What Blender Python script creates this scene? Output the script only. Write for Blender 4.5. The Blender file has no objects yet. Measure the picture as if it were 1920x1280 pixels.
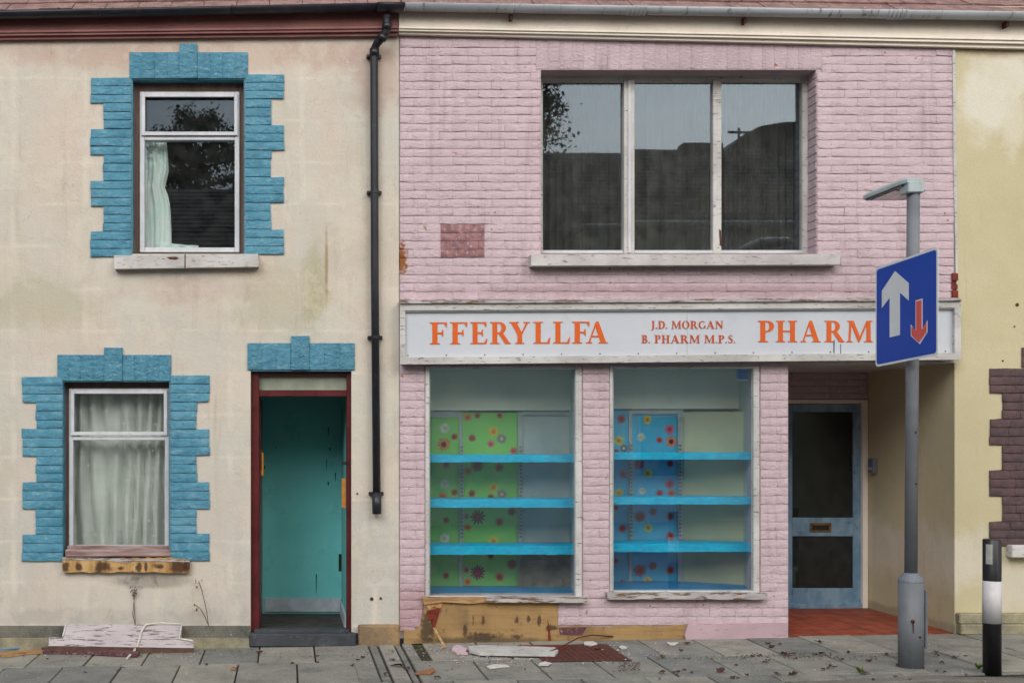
import bpy, math, random
from mathutils import Vector, noise as mnoise
from mathutils.geometry import tessellate_polygon
random.seed(7)
S = bpy.context.scene
C = S.collection
PI = math.pi
# ------------------------------------------------------------------ camera, sky, sun, exposure
F = 2190.0; DIST = 10.0; EYE = 1.721; VX = 540.0; VY = 820.0
cam = bpy.data.cameras.new('camera'); co = bpy.data.objects.new('camera', cam); C.objects.link(co)
co.location = (0, -DIST, EYE); co.rotation_euler = (PI/2, 0, 0)
cam.sensor_width = 36; cam.lens = 36*F/1920
cam.shift_x = (960-VX)/1920; cam.shift_y = (VY-640)/1920
cam.clip_start = 0.1; cam.clip_end = 2000
S.camera = co
SUN_EL = math.radians(35); SUN_AZ = math.radians(-28)     # azimuth measured from -Y (towards the camera side), negative = to the left
w = bpy.data.worlds.new('World'); S.world = w; w.use_nodes = True
nt = w.node_tree; bg = nt.nodes['Background']
sky = nt.nodes.new('ShaderNodeTexSky'); sky.sky_type = 'NISHITA'; sky.sun_disc = False
sky.sun_elevation = SUN_EL; sky.sun_rotation = PI + SUN_AZ; sky.air_density = 1.4; sky.dust_density = 4.0; sky.ozone_density = 1.0
hs = nt.nodes.new('ShaderNodeHueSaturation'); hs.inputs['Saturation'].default_value = 0.38
tc = nt.nodes.new('ShaderNodeTexCoord'); mp = nt.nodes.new('ShaderNodeMapping'); mp.inputs['Scale'].default_value = (1, 1, 3)
nz = nt.nodes.new('ShaderNodeTexNoise'); nz.inputs['Scale'].default_value = 1.6; nz.inputs['Detail'].default_value = 6
mr = nt.nodes.new('ShaderNodeMapRange'); mr.inputs[1].default_value = .3; mr.inputs[2].default_value = .75; mr.inputs[3].default_value = .78; mr.inputs[4].default_value = 1.15
mu = nt.nodes.new('ShaderNodeVectorMath'); mu.operation = 'SCALE'
L = nt.links.new
L(sky.outputs[0], hs.inputs['Color']); L(tc.outputs['Generated'], mp.inputs[0]); L(mp.outputs[0], nz.inputs['Vector'])
L(nz.outputs[0], mr.inputs[0]); L(hs.outputs[0], mu.inputs[0]); L(mr.outputs[0], mu.inputs['Scale']); L(mu.outputs[0], bg.inputs[0])
bg.inputs[1].default_value = 0.13
sl = bpy.data.lights.new('sun', 'SUN'); sl.energy = 1.75; sl.angle = math.radians(34); sl.color = (1, .985, .97)
so = bpy.data.objects.new('sun', sl); C.objects.link(so); so.location = (-3, -8, 15)
so.rotation_euler = (PI/2-SUN_EL, 0, SUN_AZ)
S.view_settings.view_transform = 'Standard'; S.view_settings.look = 'None'; S.view_settings.exposure = 0.14
S.view_settings.gamma = 1; S.view_settings.use_curve_mapping = False
S.render.engine = 'CYCLES'
S.cycles.max_bounces = 8; S.cycles.transparent_max_bounces = 16; S.cycles.glossy_bounces = 3
# ------------------------------------------------------------------ helpers
GA = 0.0172; GX = 3.13
def gz(x): return GA*(x-GX)
def P(px, py, d=0.0):
    t = DIST+d
    return Vector(((px-VX)*t/F, d, EYE-(py-VY)*t/F))
def PXW(px, d=0.0): return (px-VX)*(DIST+d)/F
def PZ(py, d=0.0): return EYE-(py-VY)*(DIST+d)/F
def G(px, py, up=0.0):
    t = (EYE+GA*GX)*F/((py-VY)+GA*(px-VX))
    return Vector(((px-VX)*t/F, t-DIST, EYE-(py-VY)*t/F+up))
def lin(c): return c/12.92 if c <= .04045 else ((c+.055)/1.055)**2.4
def col(r, g, b, k=1.0): return (min(1, lin(r/255)*k), min(1, lin(g/255)*k), min(1, lin(b/255)*k), 1)
WL = {}
class MB:
    def __init__(s): s.v = []; s.f = []; s.m = []; s.mi = 0
    def add(s, vs, fs):
        o = len(s.v); s.v += [tuple(v) for v in vs]
        for f in fs: s.f.append(tuple(o+i for i in f)); s.m.append(s.mi)
        return s
    def box(s, x0, x1, y0, y1, z0, z1):
        return s.add([(x, y, z) for z in (z0, z1) for y in (y0, y1) for x in (x0, x1)],
            [(0, 2, 3, 1), (4, 5, 7, 6), (0, 1, 5, 4), (2, 6, 7, 3), (0, 4, 6, 2), (1, 3, 7, 5)])
    def rect(s, px0, py0, px1, py1, d0, d1):      # box whose front rectangle is read off the photograph at depth d0
        a = P(px0, py0, d0); b = P(px1, py1, d0)
        return s.box(min(a.x, b.x), max(a.x, b.x), d0, d1, min(a.z, b.z), max(a.z, b.z))
    def bbox(s, x0, x1, y0, y1, z0, z1, b=.004):  # bevelled box (24 verts via 3 nested slabs)
        import bmesh
        bm = bmesh.new(); bmesh.ops.create_cube(bm, size=1)
        for v in bm.verts: v.co = Vector(((x0+x1)/2+v.co.x*(x1-x0), (y0+y1)/2+v.co.y*(y1-y0), (z0+z1)/2+v.co.z*(z1-z0)))
        bmesh.ops.bevel(bm, geom=list(bm.edges), offset=b, segments=1, affect='EDGES')
        bm.verts.index_update()
        s.add([v.co for v in bm.verts], [tuple(v.index for v in f.verts) for f in bm.faces]); bm.free(); return s
    def brect(s, px0, py0, px1, py1, d0, d1, b=.004):
        a = P(px0, py0, d0); c = P(px1, py1, d0)
        return s.bbox(min(a.x, c.x), max(a.x, c.x), d0, d1, min(a.z, c.z), max(a.z, c.z), b)
    def prism(s, pts, off, holes=()):             # flat polygon (list of Vector, any plane) pushed by vector off
        loops = [list(pts)]+[list(h) for h in holes]
        flat = [Vector(p) for l in loops for p in l]; n = len(flat)
        tris = tessellate_polygon([[Vector(p) for p in l] for l in loops])
        nrm = Vector((0, 0, 0))
        for i in range(len(pts)): nrm += Vector(pts[i-1]).cross(Vector(pts[i]))
        off = Vector(off)
        fs = []
        for t in tris:
            a, b, c = (flat[i] for i in t)
            tt = t if (b-a).cross(c-a).dot(off) < 0 else (t[0], t[2], t[1])
            fs.append(tuple(tt)); fs.append((tt[0]+n, tt[2]+n, tt[1]+n))
        k = 0
        for l in loops:
            m = len(l)
            for i in range(m):
                a = k+i; b = k+(i+1) % m
                fs.append((a, b, b+n, a+n))
            k += m
        return s.add([p for p in flat]+[p+off for p in flat], fs)
    def pxprism(s, pts, d0, d1, holes=()):
        return s.prism([P(x, y, d0) for x, y in pts], (0, d1-d0, 0), [[P(x, y, d0) for x, y in h] for h in holes])
    def tube(s, pts, r, n=14, cap=True):
        pts = [Vector(p) for p in pts]; rs = r if isinstance(r, (list, tuple)) else [r]*len(pts)
        rings = []
        for i, p in enumerate(pts):
            t = (pts[min(i+1, len(pts)-1)]-pts[max(i-1, 0)]).normalized()
            u = t.cross(Vector((0, 0, 1)))
            if u.length < .05: u = Vector((1, 0, 0))
            u.normalize(); v = t.cross(u).normalized()
            rings.append([p+(u*math.cos(2*PI*k/n)+v*math.sin(2*PI*k/n))*rs[i] for k in range(n)])
        vs = [q for rg in rings for q in rg]; fs = []
        for i in range(len(pts)-1):
            for k in range(n): fs.append((i*n+k, i*n+(k+1) % n, (i+1)*n+(k+1) % n, (i+1)*n+k))
        if cap: fs.append(tuple(range(n))[::-1]); fs.append(tuple((len(pts)-1)*n+k for k in range(n)))
        return s.add(vs, fs)
    def build(s, name, mat, parent=None, smooth=False, origin=None):
        me = bpy.data.meshes.new(name)
        vs = [Vector(v) for v in s.v]
        if origin is None:
            origin = Vector(((min(v.x for v in vs)+max(v.x for v in vs))/2, (min(v.y for v in vs)+max(v.y for v in vs))/2, min(v.z for v in vs)))
        me.from_pydata([tuple(v-origin) for v in vs], [], s.f)
        mats = mat if isinstance(mat, (list, tuple)) else [mat]
        for m in mats: me.materials.append(m)
        if len(mats) > 1:
            me.polygons.foreach_set('material_index', s.m)
        if smooth: me.polygons.foreach_set('use_smooth', [True]*len(me.polygons))
        me.update()
        import bmesh
        bm = bmesh.new(); bm.from_mesh(me); bmesh.ops.recalc_face_normals(bm, faces=bm.faces); bm.to_mesh(me); bm.free()
        o = bpy.data.objects.new(name, me); C.objects.link(o)
        if parent is not None: o.parent = parent; o.location = origin-WL[parent]
        else: o.location = origin
        WL[o] = Vector(origin)
        return o
def tag(o, label=None, cat=None, group=None, kind=None):
    if label: o['label'] = label
    if cat: o['category'] = cat
    if group: o['group'] = group
    if kind: o['kind'] = kind
    return o
def thing(name, loc, label, cat, group=None):
    o = bpy.data.objects.new(name, None); C.objects.link(o); o.location = loc; o.empty_display_size = .2
    WL[o] = Vector(loc); return tag(o, label, cat, group)
def copy_thing(o, loc, label=None):
    r = o.copy(); C.objects.link(r); r.location = loc
    if label: r['label'] = label
    for ch in o.children:
        c = ch.copy(); C.objects.link(c); c.parent = r
        for g in ch.children:
            q = g.copy(); C.objects.link(q); q.parent = c
    return r
# ------------------------------------------------------------------ materials
class N:
    def __init__(s, name, rough=.8, metal=0, spec=.4):
        s.mat = bpy.data.materials.new(name); s.mat.use_nodes = True; s.nt = s.mat.node_tree
        s.b = s.nt.nodes['Principled BSDF']; s.b.inputs['Roughness'].default_value = rough
        s.b.inputs['Metallic'].default_value = metal; s.b.inputs['Specular IOR Level'].default_value = spec
        s.pos = s.nt.nodes.new('ShaderNodeNewGeometry').outputs['Position']; s.c = None
    def l(s, a, b): s.nt.links.new(a, b)
    def n(s, t): return s.nt.nodes.new(t)
    def mapv(s, scale, loc=(0, 0, 0)):
        m = s.n('ShaderNodeMapping'); m.inputs['Scale'].default_value = scale; m.inputs['Location'].default_value = loc
        s.l(s.pos, m.inputs[0]); return m.outputs[0]
    def noise(s, scale=5, detail=4, st=(1, 1, 1), rough=.55, loc=(0, 0, 0)):
        t = s.n('ShaderNodeTexNoise'); t.inputs['Scale'].default_value = scale; t.inputs['Detail'].default_value = detail
        t.inputs['Roughness'].default_value = rough; s.l(s.mapv(st, loc), t.inputs['Vector']); return t.outputs[0]
    def rng(s, f, a, b, c=0., d=1.):
        m = s.n('ShaderNodeMapRange'); m.interpolation_type = 'SMOOTHSTEP'
        s.l(f, m.inputs[0])
        for i, v in enumerate((a, b, c, d)): m.inputs[i+1].default_value = v
        return m.outputs[0]
    def math(s, op, a, b=None):
        m = s.n('ShaderNodeMath'); m.operation = op
        for i, v in enumerate((a, b)):
            if v is None: continue
            if isinstance(v, (int, float)): m.inputs[i].default_value = v
            else: s.l(v, m.inputs[i])
        return m.outputs[0]
    def mix(s, f, a, b):
        m = s.n('ShaderNodeMix'); m.data_type = 'RGBA'
        for i, v in ((0, f), (6, a), (7, b)):
            if hasattr(v, 'is_output'): s.l(v, m.inputs[i])
            else: m.inputs[i].default_value = v
        return m.outputs[2]
    def over(s, f, c): s.c = s.mix(f, s.c, c); return s
    def blob(s, px, py, rx, ry, c, k=1., d=0., wob=.7, ns=6):
        p = P(px, py, d); a = rx/219.; b = ry/219.
        v = s.mapv((1/a, 0, 1/b), (-p.x/a, 0, -p.z/b))
        ln = s.n('ShaderNodeVectorMath'); ln.operation = 'LENGTH'; s.l(v, ln.inputs[0])
        nn = s.math('MULTIPLY', s.math('SUBTRACT', s.noise(ns, 5), .5), wob*2)
        t = s.math('ADD', ln.outputs['Value'], nn)
        s.over(s.rng(t, .45, 1.1, k, 0), c); return s
    def bump(s, parts, strength=.5, dist=.01):
        acc = None
        for f, k in parts:
            q = s.math('MULTIPLY', f, k); acc = q if acc is None else s.math('ADD', acc, q)
        b = s.n('ShaderNodeBump'); b.inputs['Strength'].default_value = strength; b.inputs['Distance'].default_value = dist
        s.l(acc, b.inputs['Height']); s.l(b.outputs[0], s.b.inputs['Normal']); return s
    def done(s):
        if hasattr(s.c, 'is_output'): s.l(s.c, s.b.inputs['Base Color'])
        elif s.c is not None: s.b.inputs['Base Color'].default_value = s.c
        return s.mat
def simple(name, c1, c2=None, rough=.7, scale=6, bumpk=.3, bscale=60, metal=0, st=(1, 1, 1), dirt=None, dk=.5, spec=.4, dist=.004):
    m = N(name, rough, metal, spec); m.c = m.mix(m.rng(m.noise(scale, 6, st), .3, .7), c1, c2 or c1)
    if dirt: m.over(m.rng(m.noise(scale*2.3, 8, st, .7), .52, .75, 0, dk), dirt)
    if bumpk: m.bump([(m.noise(bscale, 4, st), 1)], bumpk, dist)
    return m.done()
def flaky(name, c, wood, amt=.55, c2=None, st=(1, 1, 1), scale=14, rough=.65, k=1.0):
    m = N(name, rough); m.c = m.mix(m.rng(m.noise(3, 5), .3, .7), c, c2 or c)
    m.over(m.rng(m.noise(40, 4), .55, .8, 0, .25), (.25, .24, .2, 1))
    fl = m.noise(scale, 9, st, .68)
    m.over(m.rng(fl, amt, amt+.025, 0, k), wood)
    m.bump([(m.rng(fl, amt-.02, amt+.03, 1, 0), 1), (m.noise(80, 3, st), .25)], .6, .004); return m.done()
K = 0.88      # photo colour -> surface colour of fully day-lit things
M = {}
# cream render of the left house
m = N('cream_render', .9); m.c = m.mix(m.rng(m.noise(1.3, 5), .35, .65), col(210, 199, 186, K), col(203, 200, 189, K))
sx = m.n('ShaderNodeSeparateXYZ'); m.l(m.pos, sx.inputs[0])
m.over(m.rng(sx.outputs[2], 1.9, .4, 0, .8), col(196, 193, 186, K))
m.over(m.rng(m.noise(3.1, 6, (1, 1, .25)), .5, .75, 0, .35), col(178, 172, 145, K))
g1 = m.rng(m.noise(1.1, 4, (1, 1, 1), .6, (4, 0, 2)), .45, .7, 0, .4); m.over(g1, col(216, 194, 174, K))
# pale ghost lines of the old coursing under the paint
for ax, per, ph in ((2, .36, .1), (0, .62, .25)):
    md = m.math('ABSOLUTE', m.math('SUBTRACT', m.math('FRACT', m.math('ADD', m.math('DIVIDE', m.math('ADD', sx.outputs[ax], m.math('MULTIPLY', m.noise(2, 2), .06)), per), ph+10)), .5))
    ln_ = m.rng(md, .07, .005, 0, .6); m.over(m.math('MULTIPLY', ln_, m.rng(m.noise(2.2, 3), .42, .6)), col(222, 214, 200, K))
m.blob(60, 570, 110, 70, col(172, 166, 126, K), .35, ns=3, wob=1.2); m.blob(592, 540, 30, 85, col(165, 158, 112, K), .5, ns=6, wob=.8)
m.blob(520, 560, 110, 80, col(180, 174, 138, K), .35, wob=1.1); m.blob(350, 545, 160, 30, col(185, 160, 150, K), .5)
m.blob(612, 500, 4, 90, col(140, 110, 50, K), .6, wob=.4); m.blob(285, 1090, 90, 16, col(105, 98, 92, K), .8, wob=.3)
m.blob(240, 1158, 420, 20, col(165, 160, 152, K), .4, wob=1.1); m.blob(360, 100, 420, 40, col(195, 165, 150, K), .7); m.blob(700, 140, 60, 90, col(185, 160, 150, K), .7)
m.over(m.rng(m.noise(9, 8, (1, 1, .10), .7), .52, .76, 0, .45), col(166, 158, 132, K))
cr = m.rng(m.noise(2.4, 3, (1, 1, 1), .5, (9, 1, 3)), .497, .503); cr2 = m.math('MULTIPLY', m.math('MULTIPLY', cr, m.math('SUBTRACT', 1, cr)), 4)
m.over(m.math('MULTIPLY', cr2, .25), col(140, 130, 115, K))
m.over(m.rng(m.noise(28, 6, (1, 1, 1), .7), .70, .74, 0, .5), col(110, 100, 85, K)); m.over(m.rng(m.noise(90, 5, (1, 1, 1), .7), .42, .66, 0, .18), col(150, 140, 122, K)); m.over(m.rng(m.noise(1.9, 8, (1, 1, .8), .72, (7, 3, 3)), .5, .56, 0, .28), col(222, 214, 198, K)); m.over(m.rng(m.noise(16, 8, (1, 1, .05), .8, (1, 1, 8)), .6, .7, 0, .3), col(140, 132, 112, K))
m.bump([(m.noise(3, 5), 2.5), (m.noise(60, 6), .35)], .6, .012); M['cream'] = m.done()
# pink painted brick
def pinkmat(name, k, rust=1.0, dark=False):
    m = N(name, .62); m.c = m.mix(m.rng(m.noise(1.7, 5), .3, .7), col(208, 186, 192, K*k), col(199, 177, 184, K*k))
    m.over(m.rng(m.noise(8, 5, (1, 1, 1.6)), .5, .8, 0, .45), col(186, 162, 172, K*k))
    m.over(m.rng(m.noise(5, 4, (.8, 1, 3), .6, (3, 3, 3)), .55, .8, 0, .5), col(216, 198, 206, K*k))
    m.over(m.rng(m.noise(15, 2, (1, 1, 1.0), .5, (7, 2, 9)), .715, .74, 0, .9*rust), col(160, 92, 45))
    m.over(m.rng(m.noise(6.3, 3, (1, 1, .6), .5, (1, 8, 4)), .76, .80, 0, .5*rust), col(178, 110, 70))
    m.over(m.rng(m.noise(24, 7, (1, 1, .5), .8, (3, 2, 9)), .64, .74, 0, .6), col(120, 98, 104))
    m.over(m.rng(m.noise(11, 7, (1, 1, .07), .7, (2, 2, 5)), .5, .72, 0, .42), col(160, 134, 142, K)); m.over(m.rng(m.noise(34, 5, (1, 1, 1.6), .7, (6, 2, 5)), .58, .70, 0, .4), col(226, 210, 216, K))
    vo = m.n('ShaderNodeTexVoronoi'); vo.inputs['Scale'].default_value = 5.5; m.l(m.mapv((1, .4, .8)), vo.inputs['Vector'])
    sc_ = m.n('ShaderNodeSeparateColor'); m.l(vo.outputs['Color'], sc_.inputs[0])
    sp = m.math('MULTIPLY', m.rng(m.math('ADD', vo.outputs['Distance'], m.math('MULTIPLY', m.math('SUBTRACT', m.noise(70, 3), .5), .05)), .05, .025), m.rng(sc_.outputs[0], .60, .72))
    m.over(m.math('MULTIPLY', sp, .85*rust), col(158, 100, 52))
    if not dark:
        m.blob(752, 485, 12, 34, col(140, 84, 34), 1, wob=1.6, ns=26); m.blob(1795, 540, 9, 26, col(90, 35, 25), 1, wob=.4, ns=12)
        m.blob(1260, 545, 560, 14, col(170, 140, 145, K), .6); m.blob(780, 1150, 80, 60, col(170, 125, 125, K), .5)
    m.bump([(m.noise(26, 7, (1, 1, 1.9), .66), 1.6), (m.noise(110, 4), .35), (m.noise(7, 3), 1.2)], 1.0, .0095); return m.done()
M['pink'] = pinkmat('pink_painted_brick', 1.0)
M['pink_board'] = flaky('pink_base_board_paint', col(198, 172, 178, K), col(112, 84, 76), .62, col(184, 156, 164, K), (.35, 1, 4), 16)
M['red_brick'] = simple('bare_red_brick', col(160, 118, 118, K), col(120, 84, 88, K), .85, 14, .9, 40, dirt=col(220, 200, 204, K), dk=.95)
# blue painted brick
m = N('blue_painted_brick', .55); m.c = m.mix(m.rng(m.noise(2.3, 5), .3, .7), col(66, 134, 160, K), col(86, 146, 168, K))
m.over(m.rng(m.noise(9, 8, (1, 1, 2.4), .75), .5, .66, 0, .6), col(132, 172, 190, K)); m.over(m.rng(m.noise(30, 5, (1, 1, 2.2), .7, (3, 1, 7)), .6, .7, 0, .6), col(176, 200, 210, K)); m.over(m.rng(m.noise(16, 5, (1, 1, 2), .6, (5, 5, 5)), .55, .75, 0, .6), col(38, 95, 120, K))
m.over(m.rng(m.noise(30, 3, (1, 1, 1), .5, (2, 7, 1)), .74, .77, 0, .8), col(190, 160, 110))
m.over(m.rng(m.noise(4.5, 5, (1, 1, 1.5), .6, (9, 9, 1)), .5, .66, 0, .5), col(52, 112, 138, K)); m.over(m.rng(m.noise(55, 5, (1, 1, 1), .7, (2, 9, 1)), .64, .70, 0, .6), col(60, 66, 66, K)); m.bump([(m.noise(17, 8, (1, 1, 1.6), .62), 1.8), (m.noise(110, 4), .25)], 1.0, .013); M['blue'] = m.done()
M['dark_brick'] = simple('dark_purple_brick', col(92, 70, 70, K), col(70, 58, 62, K), .8, 9, .7, 50, dirt=col(120, 90, 82, K), dk=.8, dist=.008)
M['mortar_dark'] = simple('dark_mortar', col(75, 62, 62), col(95, 80, 76), .95, 20)
# yellow render
m = N('yellow_render', .9); m.c = m.mix(m.rng(m.noise(1.5, 5), .3, .7), col(206, 196, 162, K), col(198, 188, 152, K))
m.over(m.rng(m.noise(5, 6, (1, 1, .3)), .55, .8, 0, .35), col(165, 152, 112, K))
m.blob(1850, 180, 60, 95, col(226, 220, 204, K), .95, ns=5); m.blob(1900, 140, 60, 50, col(226, 220, 204, K), .9); m.blob(1900, 230, 30, 70, col(222, 216, 196, K), .7)
m.blob(1830, 1040, 60, 60, col(206, 198, 176, K), .8); m.blob(1900, 1100, 60, 60, col(212, 204, 188, K), .8); m.blob(1720, 1040, 70, 50, col(204, 198, 184, K), .7)
m.blob(1800, 1180, 45, 14, col(120, 112, 92), .5); m.blob(1790, 1050, 60, 70, col(216, 208, 190, K), .7); m.blob(1860, 86, 90, 26, col(160, 138, 110, K), .7)
m.over(m.rng(sx.outputs[2] if False else m.noise(2.1, 5, (1, 1, 1), .6, (5, 5, 2)), .55, .75, 0, .35), col(206, 198, 172, K))
m.over(m.rng(m.noise(30, 4, (1, 1, 1), .6), .74, .77, 0, .7), col(110, 95, 60))
m.over(m.rng(m.noise(14, 8, (1, 1, .06), .8, (1, 1, 8)), .58, .7, 0, .35), col(140, 128, 92, K)); m.over(m.rng(m.noise(90, 5, (1, 1, 1), .7), .42, .66, 0, .18), col(150, 138, 100, K)); m.bump([(m.noise(4, 4), 2), (m.noise(70, 5), .35)], .5, .008); M['yellow'] = m.done()
M['teal'] = simple('teal_wall_paint', col(96, 168, 166, 1.5), col(86, 158, 158, 1.5), .7, 2, .15, 30, dirt=col(40, 110, 108), dk=.3)
M['white'] = simple('white_painted_frame', col(212, 214, 218, K), col(196, 198, 204, K), .45, 9, .2, 40, dirt=col(150, 140, 125), dk=.35, st=(1, 1, .6))
M['flaky'] = flaky('flaking_white_paint', col(210, 208, 205, K), col(92, 76, 62), .60, col(182, 178, 174, K), (.5, 1, 3), 26, k=.9)
M['flaky_heavy'] = flaky('badly_flaking_paint', col(192, 188, 186, K), col(110, 84, 60), .53, col(172, 166, 164, K), (.35, 1, 3), 18)
M['cream_board'] = flaky('cream_fascia_paint', col(224, 214, 200, 1.1), col(90, 60, 40), .71, col(212, 202, 188, 1.1), (.4, 1, 2), 20)
M['maroon_board'] = flaky('maroon_fascia_paint', col(140, 92, 88), col(190, 160, 150), .73, col(122, 76, 74), (.3, 1, 3), 12)
M['maroon'] = simple('maroon_gloss_paint', col(92, 34, 36), col(74, 26, 28), .35, 10, .15, 40, dirt=col(50, 22, 22), dk=.5)
M['brown'] = simple('brown_subframe', col(112, 90, 78), col(92, 72, 62), .7, 12, .3, 50, st=(2, 2, .4))
M['black_plastic'] = simple('black_gutter_plastic', col(40, 42, 50), col(30, 31, 37), .38, 4, .1, 20, dirt=col(90, 92, 98), dk=.25)
m = N('grey_gutter_plastic', .45); m.c = m.mix(m.rng(m.noise(3, 5), .3, .7), col(182, 186, 192, K), col(168, 172, 176, K))
m.over(m.rng(m.noise(9, 8, (2.2, 1, .6), .75), .55, .68, 0, .85), col(66, 72, 50)); m.bump([(m.noise(30), 1)], .1, .004); M['grey_plastic'] = m.done()
m = N('roof_tile', .85); m.c = m.mix(m.rng(m.noise(9, 6), .35, .65), col(146, 116, 110), col(118, 92, 90))
m.over(m.rng(m.noise(45, 4), .66, .7), col(214, 206, 196)); m.over(m.rng(m.noise(20, 5, (1, 1, 1), .6, (3, 3, 3)), .6, .7), col(68, 62, 45)); m.bump([(m.noise(60), 1)], .6, .006); M['tile'] = m.done()
M['sign_white'] = simple('sign_face_white', col(206, 210, 216, K), col(198, 203, 211, K), .35, 2, .03, 20, dirt=col(170, 172, 176, K), dk=.25)
M['orange'] = simple('orange_letter', col(222, 98, 8, K), col(214, 90, 8, K), .5, 30, 0)
M['rust_red'] = simple('dark_orange_letter', col(196, 84, 34, K), col(188, 76, 32, K), .5, 30, 0)
# timber
m = N('exposed_plywood', .85); m.c = m.mix(m.rng(m.noise(2.2, 6, (1, 1, .3)), .3, .7), col(178, 146, 98, K), col(150, 118, 76, K))
m.over(m.rng(m.noise(14, 7, (.25, 1, 3), .6), .45, .7, 0, .4), col(122, 92, 58, K)); m.over(m.rng(m.noise(5, 4, (2.5, 1, .7), .5, (2, 9, 3)), .66, .72, 0, .85), col(62, 46, 36))
m.over(m.rng(m.noise(22, 6, (1, 1, 1)), .62, .72, 0, .7), col(74, 58, 44)); m.over(m.rng(m.noise(3.4, 6, (1, 1, .6), .6, (6, 1, 1)), .5, .68, 0, .55), col(110, 92, 68))
for a in ((970, 1192, 12, 5), (905, 1192, 34, 10), (905, 1162, 4, 9), (1010, 1160, 4, 14), (872, 1180, 5, 12), (968, 1160, 5, 8), (990, 1160, 4, 7), (925, 1192, 4, 5), (800, 1180, 14, 36), (1035, 1176, 16, 6)):
    m.blob(a[0], a[1], a[2], a[3], col(62, 48, 38), .85, wob=1.1, ns=30)
m.blob(900, 1200, 160, 9, col(70, 60, 48), .7, wob=.5, ns=8)
m.bump([(m.noise(30, 6, (.3, 1, 3)), 1)], .4, .004); M['ply'] = m.done()
M['rotten'] = rotten = simple('rotten_timber', col(200, 162, 106, K), col(160, 112, 62, K), .9, 16, .7, 40, st=(1.6, 1, .5), dirt=col(52, 34, 26), dk=.95)
M['bare_strip'] = simple('split_bare_timber', col(196, 164, 120, K), col(150, 108, 66, K), .9, 12, .5, 40, st=(.3, 1, 3), dirt=col(70, 46, 32), dk=.8)
M['red_timber'] = simple('red_brown_timber', col(120, 44, 26), col(86, 30, 20), .8, 20, .5, 40)
M['old_board'] = flaky('weathered_white_board', col(196, 188, 190, K), col(92, 78, 76), .56, col(176, 166, 168, K), (.3, 1, 4), 22, .8, .85)
M['board_edge'] = simple('board_edge', col(98, 74, 62), col(78, 58, 50), .85, 20, .4)
def rot():
    m = N('rotten_sill_wood', .9); m.c = m.mix(m.rng(m.noise(8, 6, (2, 1, .4)), .3, .7), col(206, 170, 116, K), col(168, 124, 74, K))
    for x, y, a, b_ in ((125, 1062, 10, 12), (150, 1060, 8, 9), (195, 1062, 20, 12), (262, 1062, 6, 12), (275, 1063, 4, 12), (300, 1060, 14, 7), (335, 1062, 20, 12), (352, 1058, 8, 14), (228, 1064, 8, 5)):
        m.blob(x, y, a, b_, col(62, 38, 26), .9, wob=.9, ns=14)
    m.over(m.rng(m.noise(26, 6, (1, 1, .8), .7), .58, .66, 0, .8), col(74, 46, 32)); m.bump([(m.noise(30, 6, (2, 1, .6)), 1)], .7, .01); return m.done()
M['rotten'] = rot()
# stone and ground
def stone(name, a, b, moss=.5, k=1.0, sc=3.0, speck=.5):
    a = tuple(x*1.0 for x in a[:3])+(1,); b = tuple(x*1.08 for x in b[:3])+(1,)
    m = N(name, .92); m.c = m.mix(m.rng(m.noise(sc, 6), .35, .65), a, b)
    m.over(m.rng(m.noise(95, 4, (1, 1, 1), .7), .48, .66, 0, .6), tuple(min(1, x*1.7) for x in b[:3])+(1,)); m.over(m.rng(m.noise(110, 3, (1, 1, 1), .6, (3, 3, 3)), .55, .68, 0, .55), tuple(x*.4 for x in a[:3])+(1,)); m.over(m.rng(m.noise(6, 8, (1, 1, 1), .75, (4, 2, 1)), .46, .66, 0, moss), tuple(x*.55 for x in a[:3])+(1,))
    m.over(m.rng(m.noise(2.2, 7, (1, 1, 1), .7, (8, 2, 1)), .45, .7, 0, .45), tuple(min(1, x*1.35) for x in b[:3])+(1,)); m.over(m.rng(m.noise(38, 3, (1, 1, 1), .5, (1, 6, 1)), .70, .73, 0, speck), (.62, .61, .58, 1))
    m.bump([(m.noise(90, 5), .7), (m.noise(14, 5), 1.2)], .7, .006); return m.done()
M['slab'] = [stone('paving_slab', col(122, 121, 116, K), col(136, 134, 126, K)), stone('paving_slab_pale', col(134, 132, 124, K), col(146, 143, 133, K)), stone('paving_slab_grey', col(108, 110, 108, K), col(124, 124, 119, K))]
m = N('joint_dirt', 1); m.c = m.mix(m.rng(m.noise(12, 6), .35, .65), col(44, 41, 34), col(66, 60, 48)); m.over(m.rng(m.noise(5, 5), .58, .66, 0, .8), col(74, 84, 36)); m.bump([(m.noise(80, 4), 1)], 1, .008); M['dirt'] = m.done()
M['kerb'] = stone('kerb_stone', col(122, 116, 106, K), col(104, 100, 96, K), .5)
M['asphalt'] = stone('asphalt', col(78, 78, 80), col(66, 66, 68), .3, 1, 5)
M['plinth'] = stone('grey_plinth', col(92, 92, 88, K), col(112, 108, 98, K), .7, 1, 4)
M['slate'] = simple('slate_step', col(70, 74, 80, K), col(54, 58, 64, K), .6, 6, .4, 40, dirt=col(130, 126, 118), dk=.4)
M['sandstone'] = stone('sandstone_block', col(168, 136, 96, K), col(120, 104, 84, K), .8, 1, 5)
M['yplinth'] = stone('yellow_plinth', col(168, 160, 130, K), col(120, 116, 100, K), .6, 1, 6)
M['quarry'] = simple('red_quarry_tile', col(152, 74, 50), col(118, 56, 40), .6, 7, .2, 60, dirt=col(110, 52, 34), dk=.4)
M['grout'] = simple('floor_grout', col(70, 48, 40), None, .95, 10)
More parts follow.
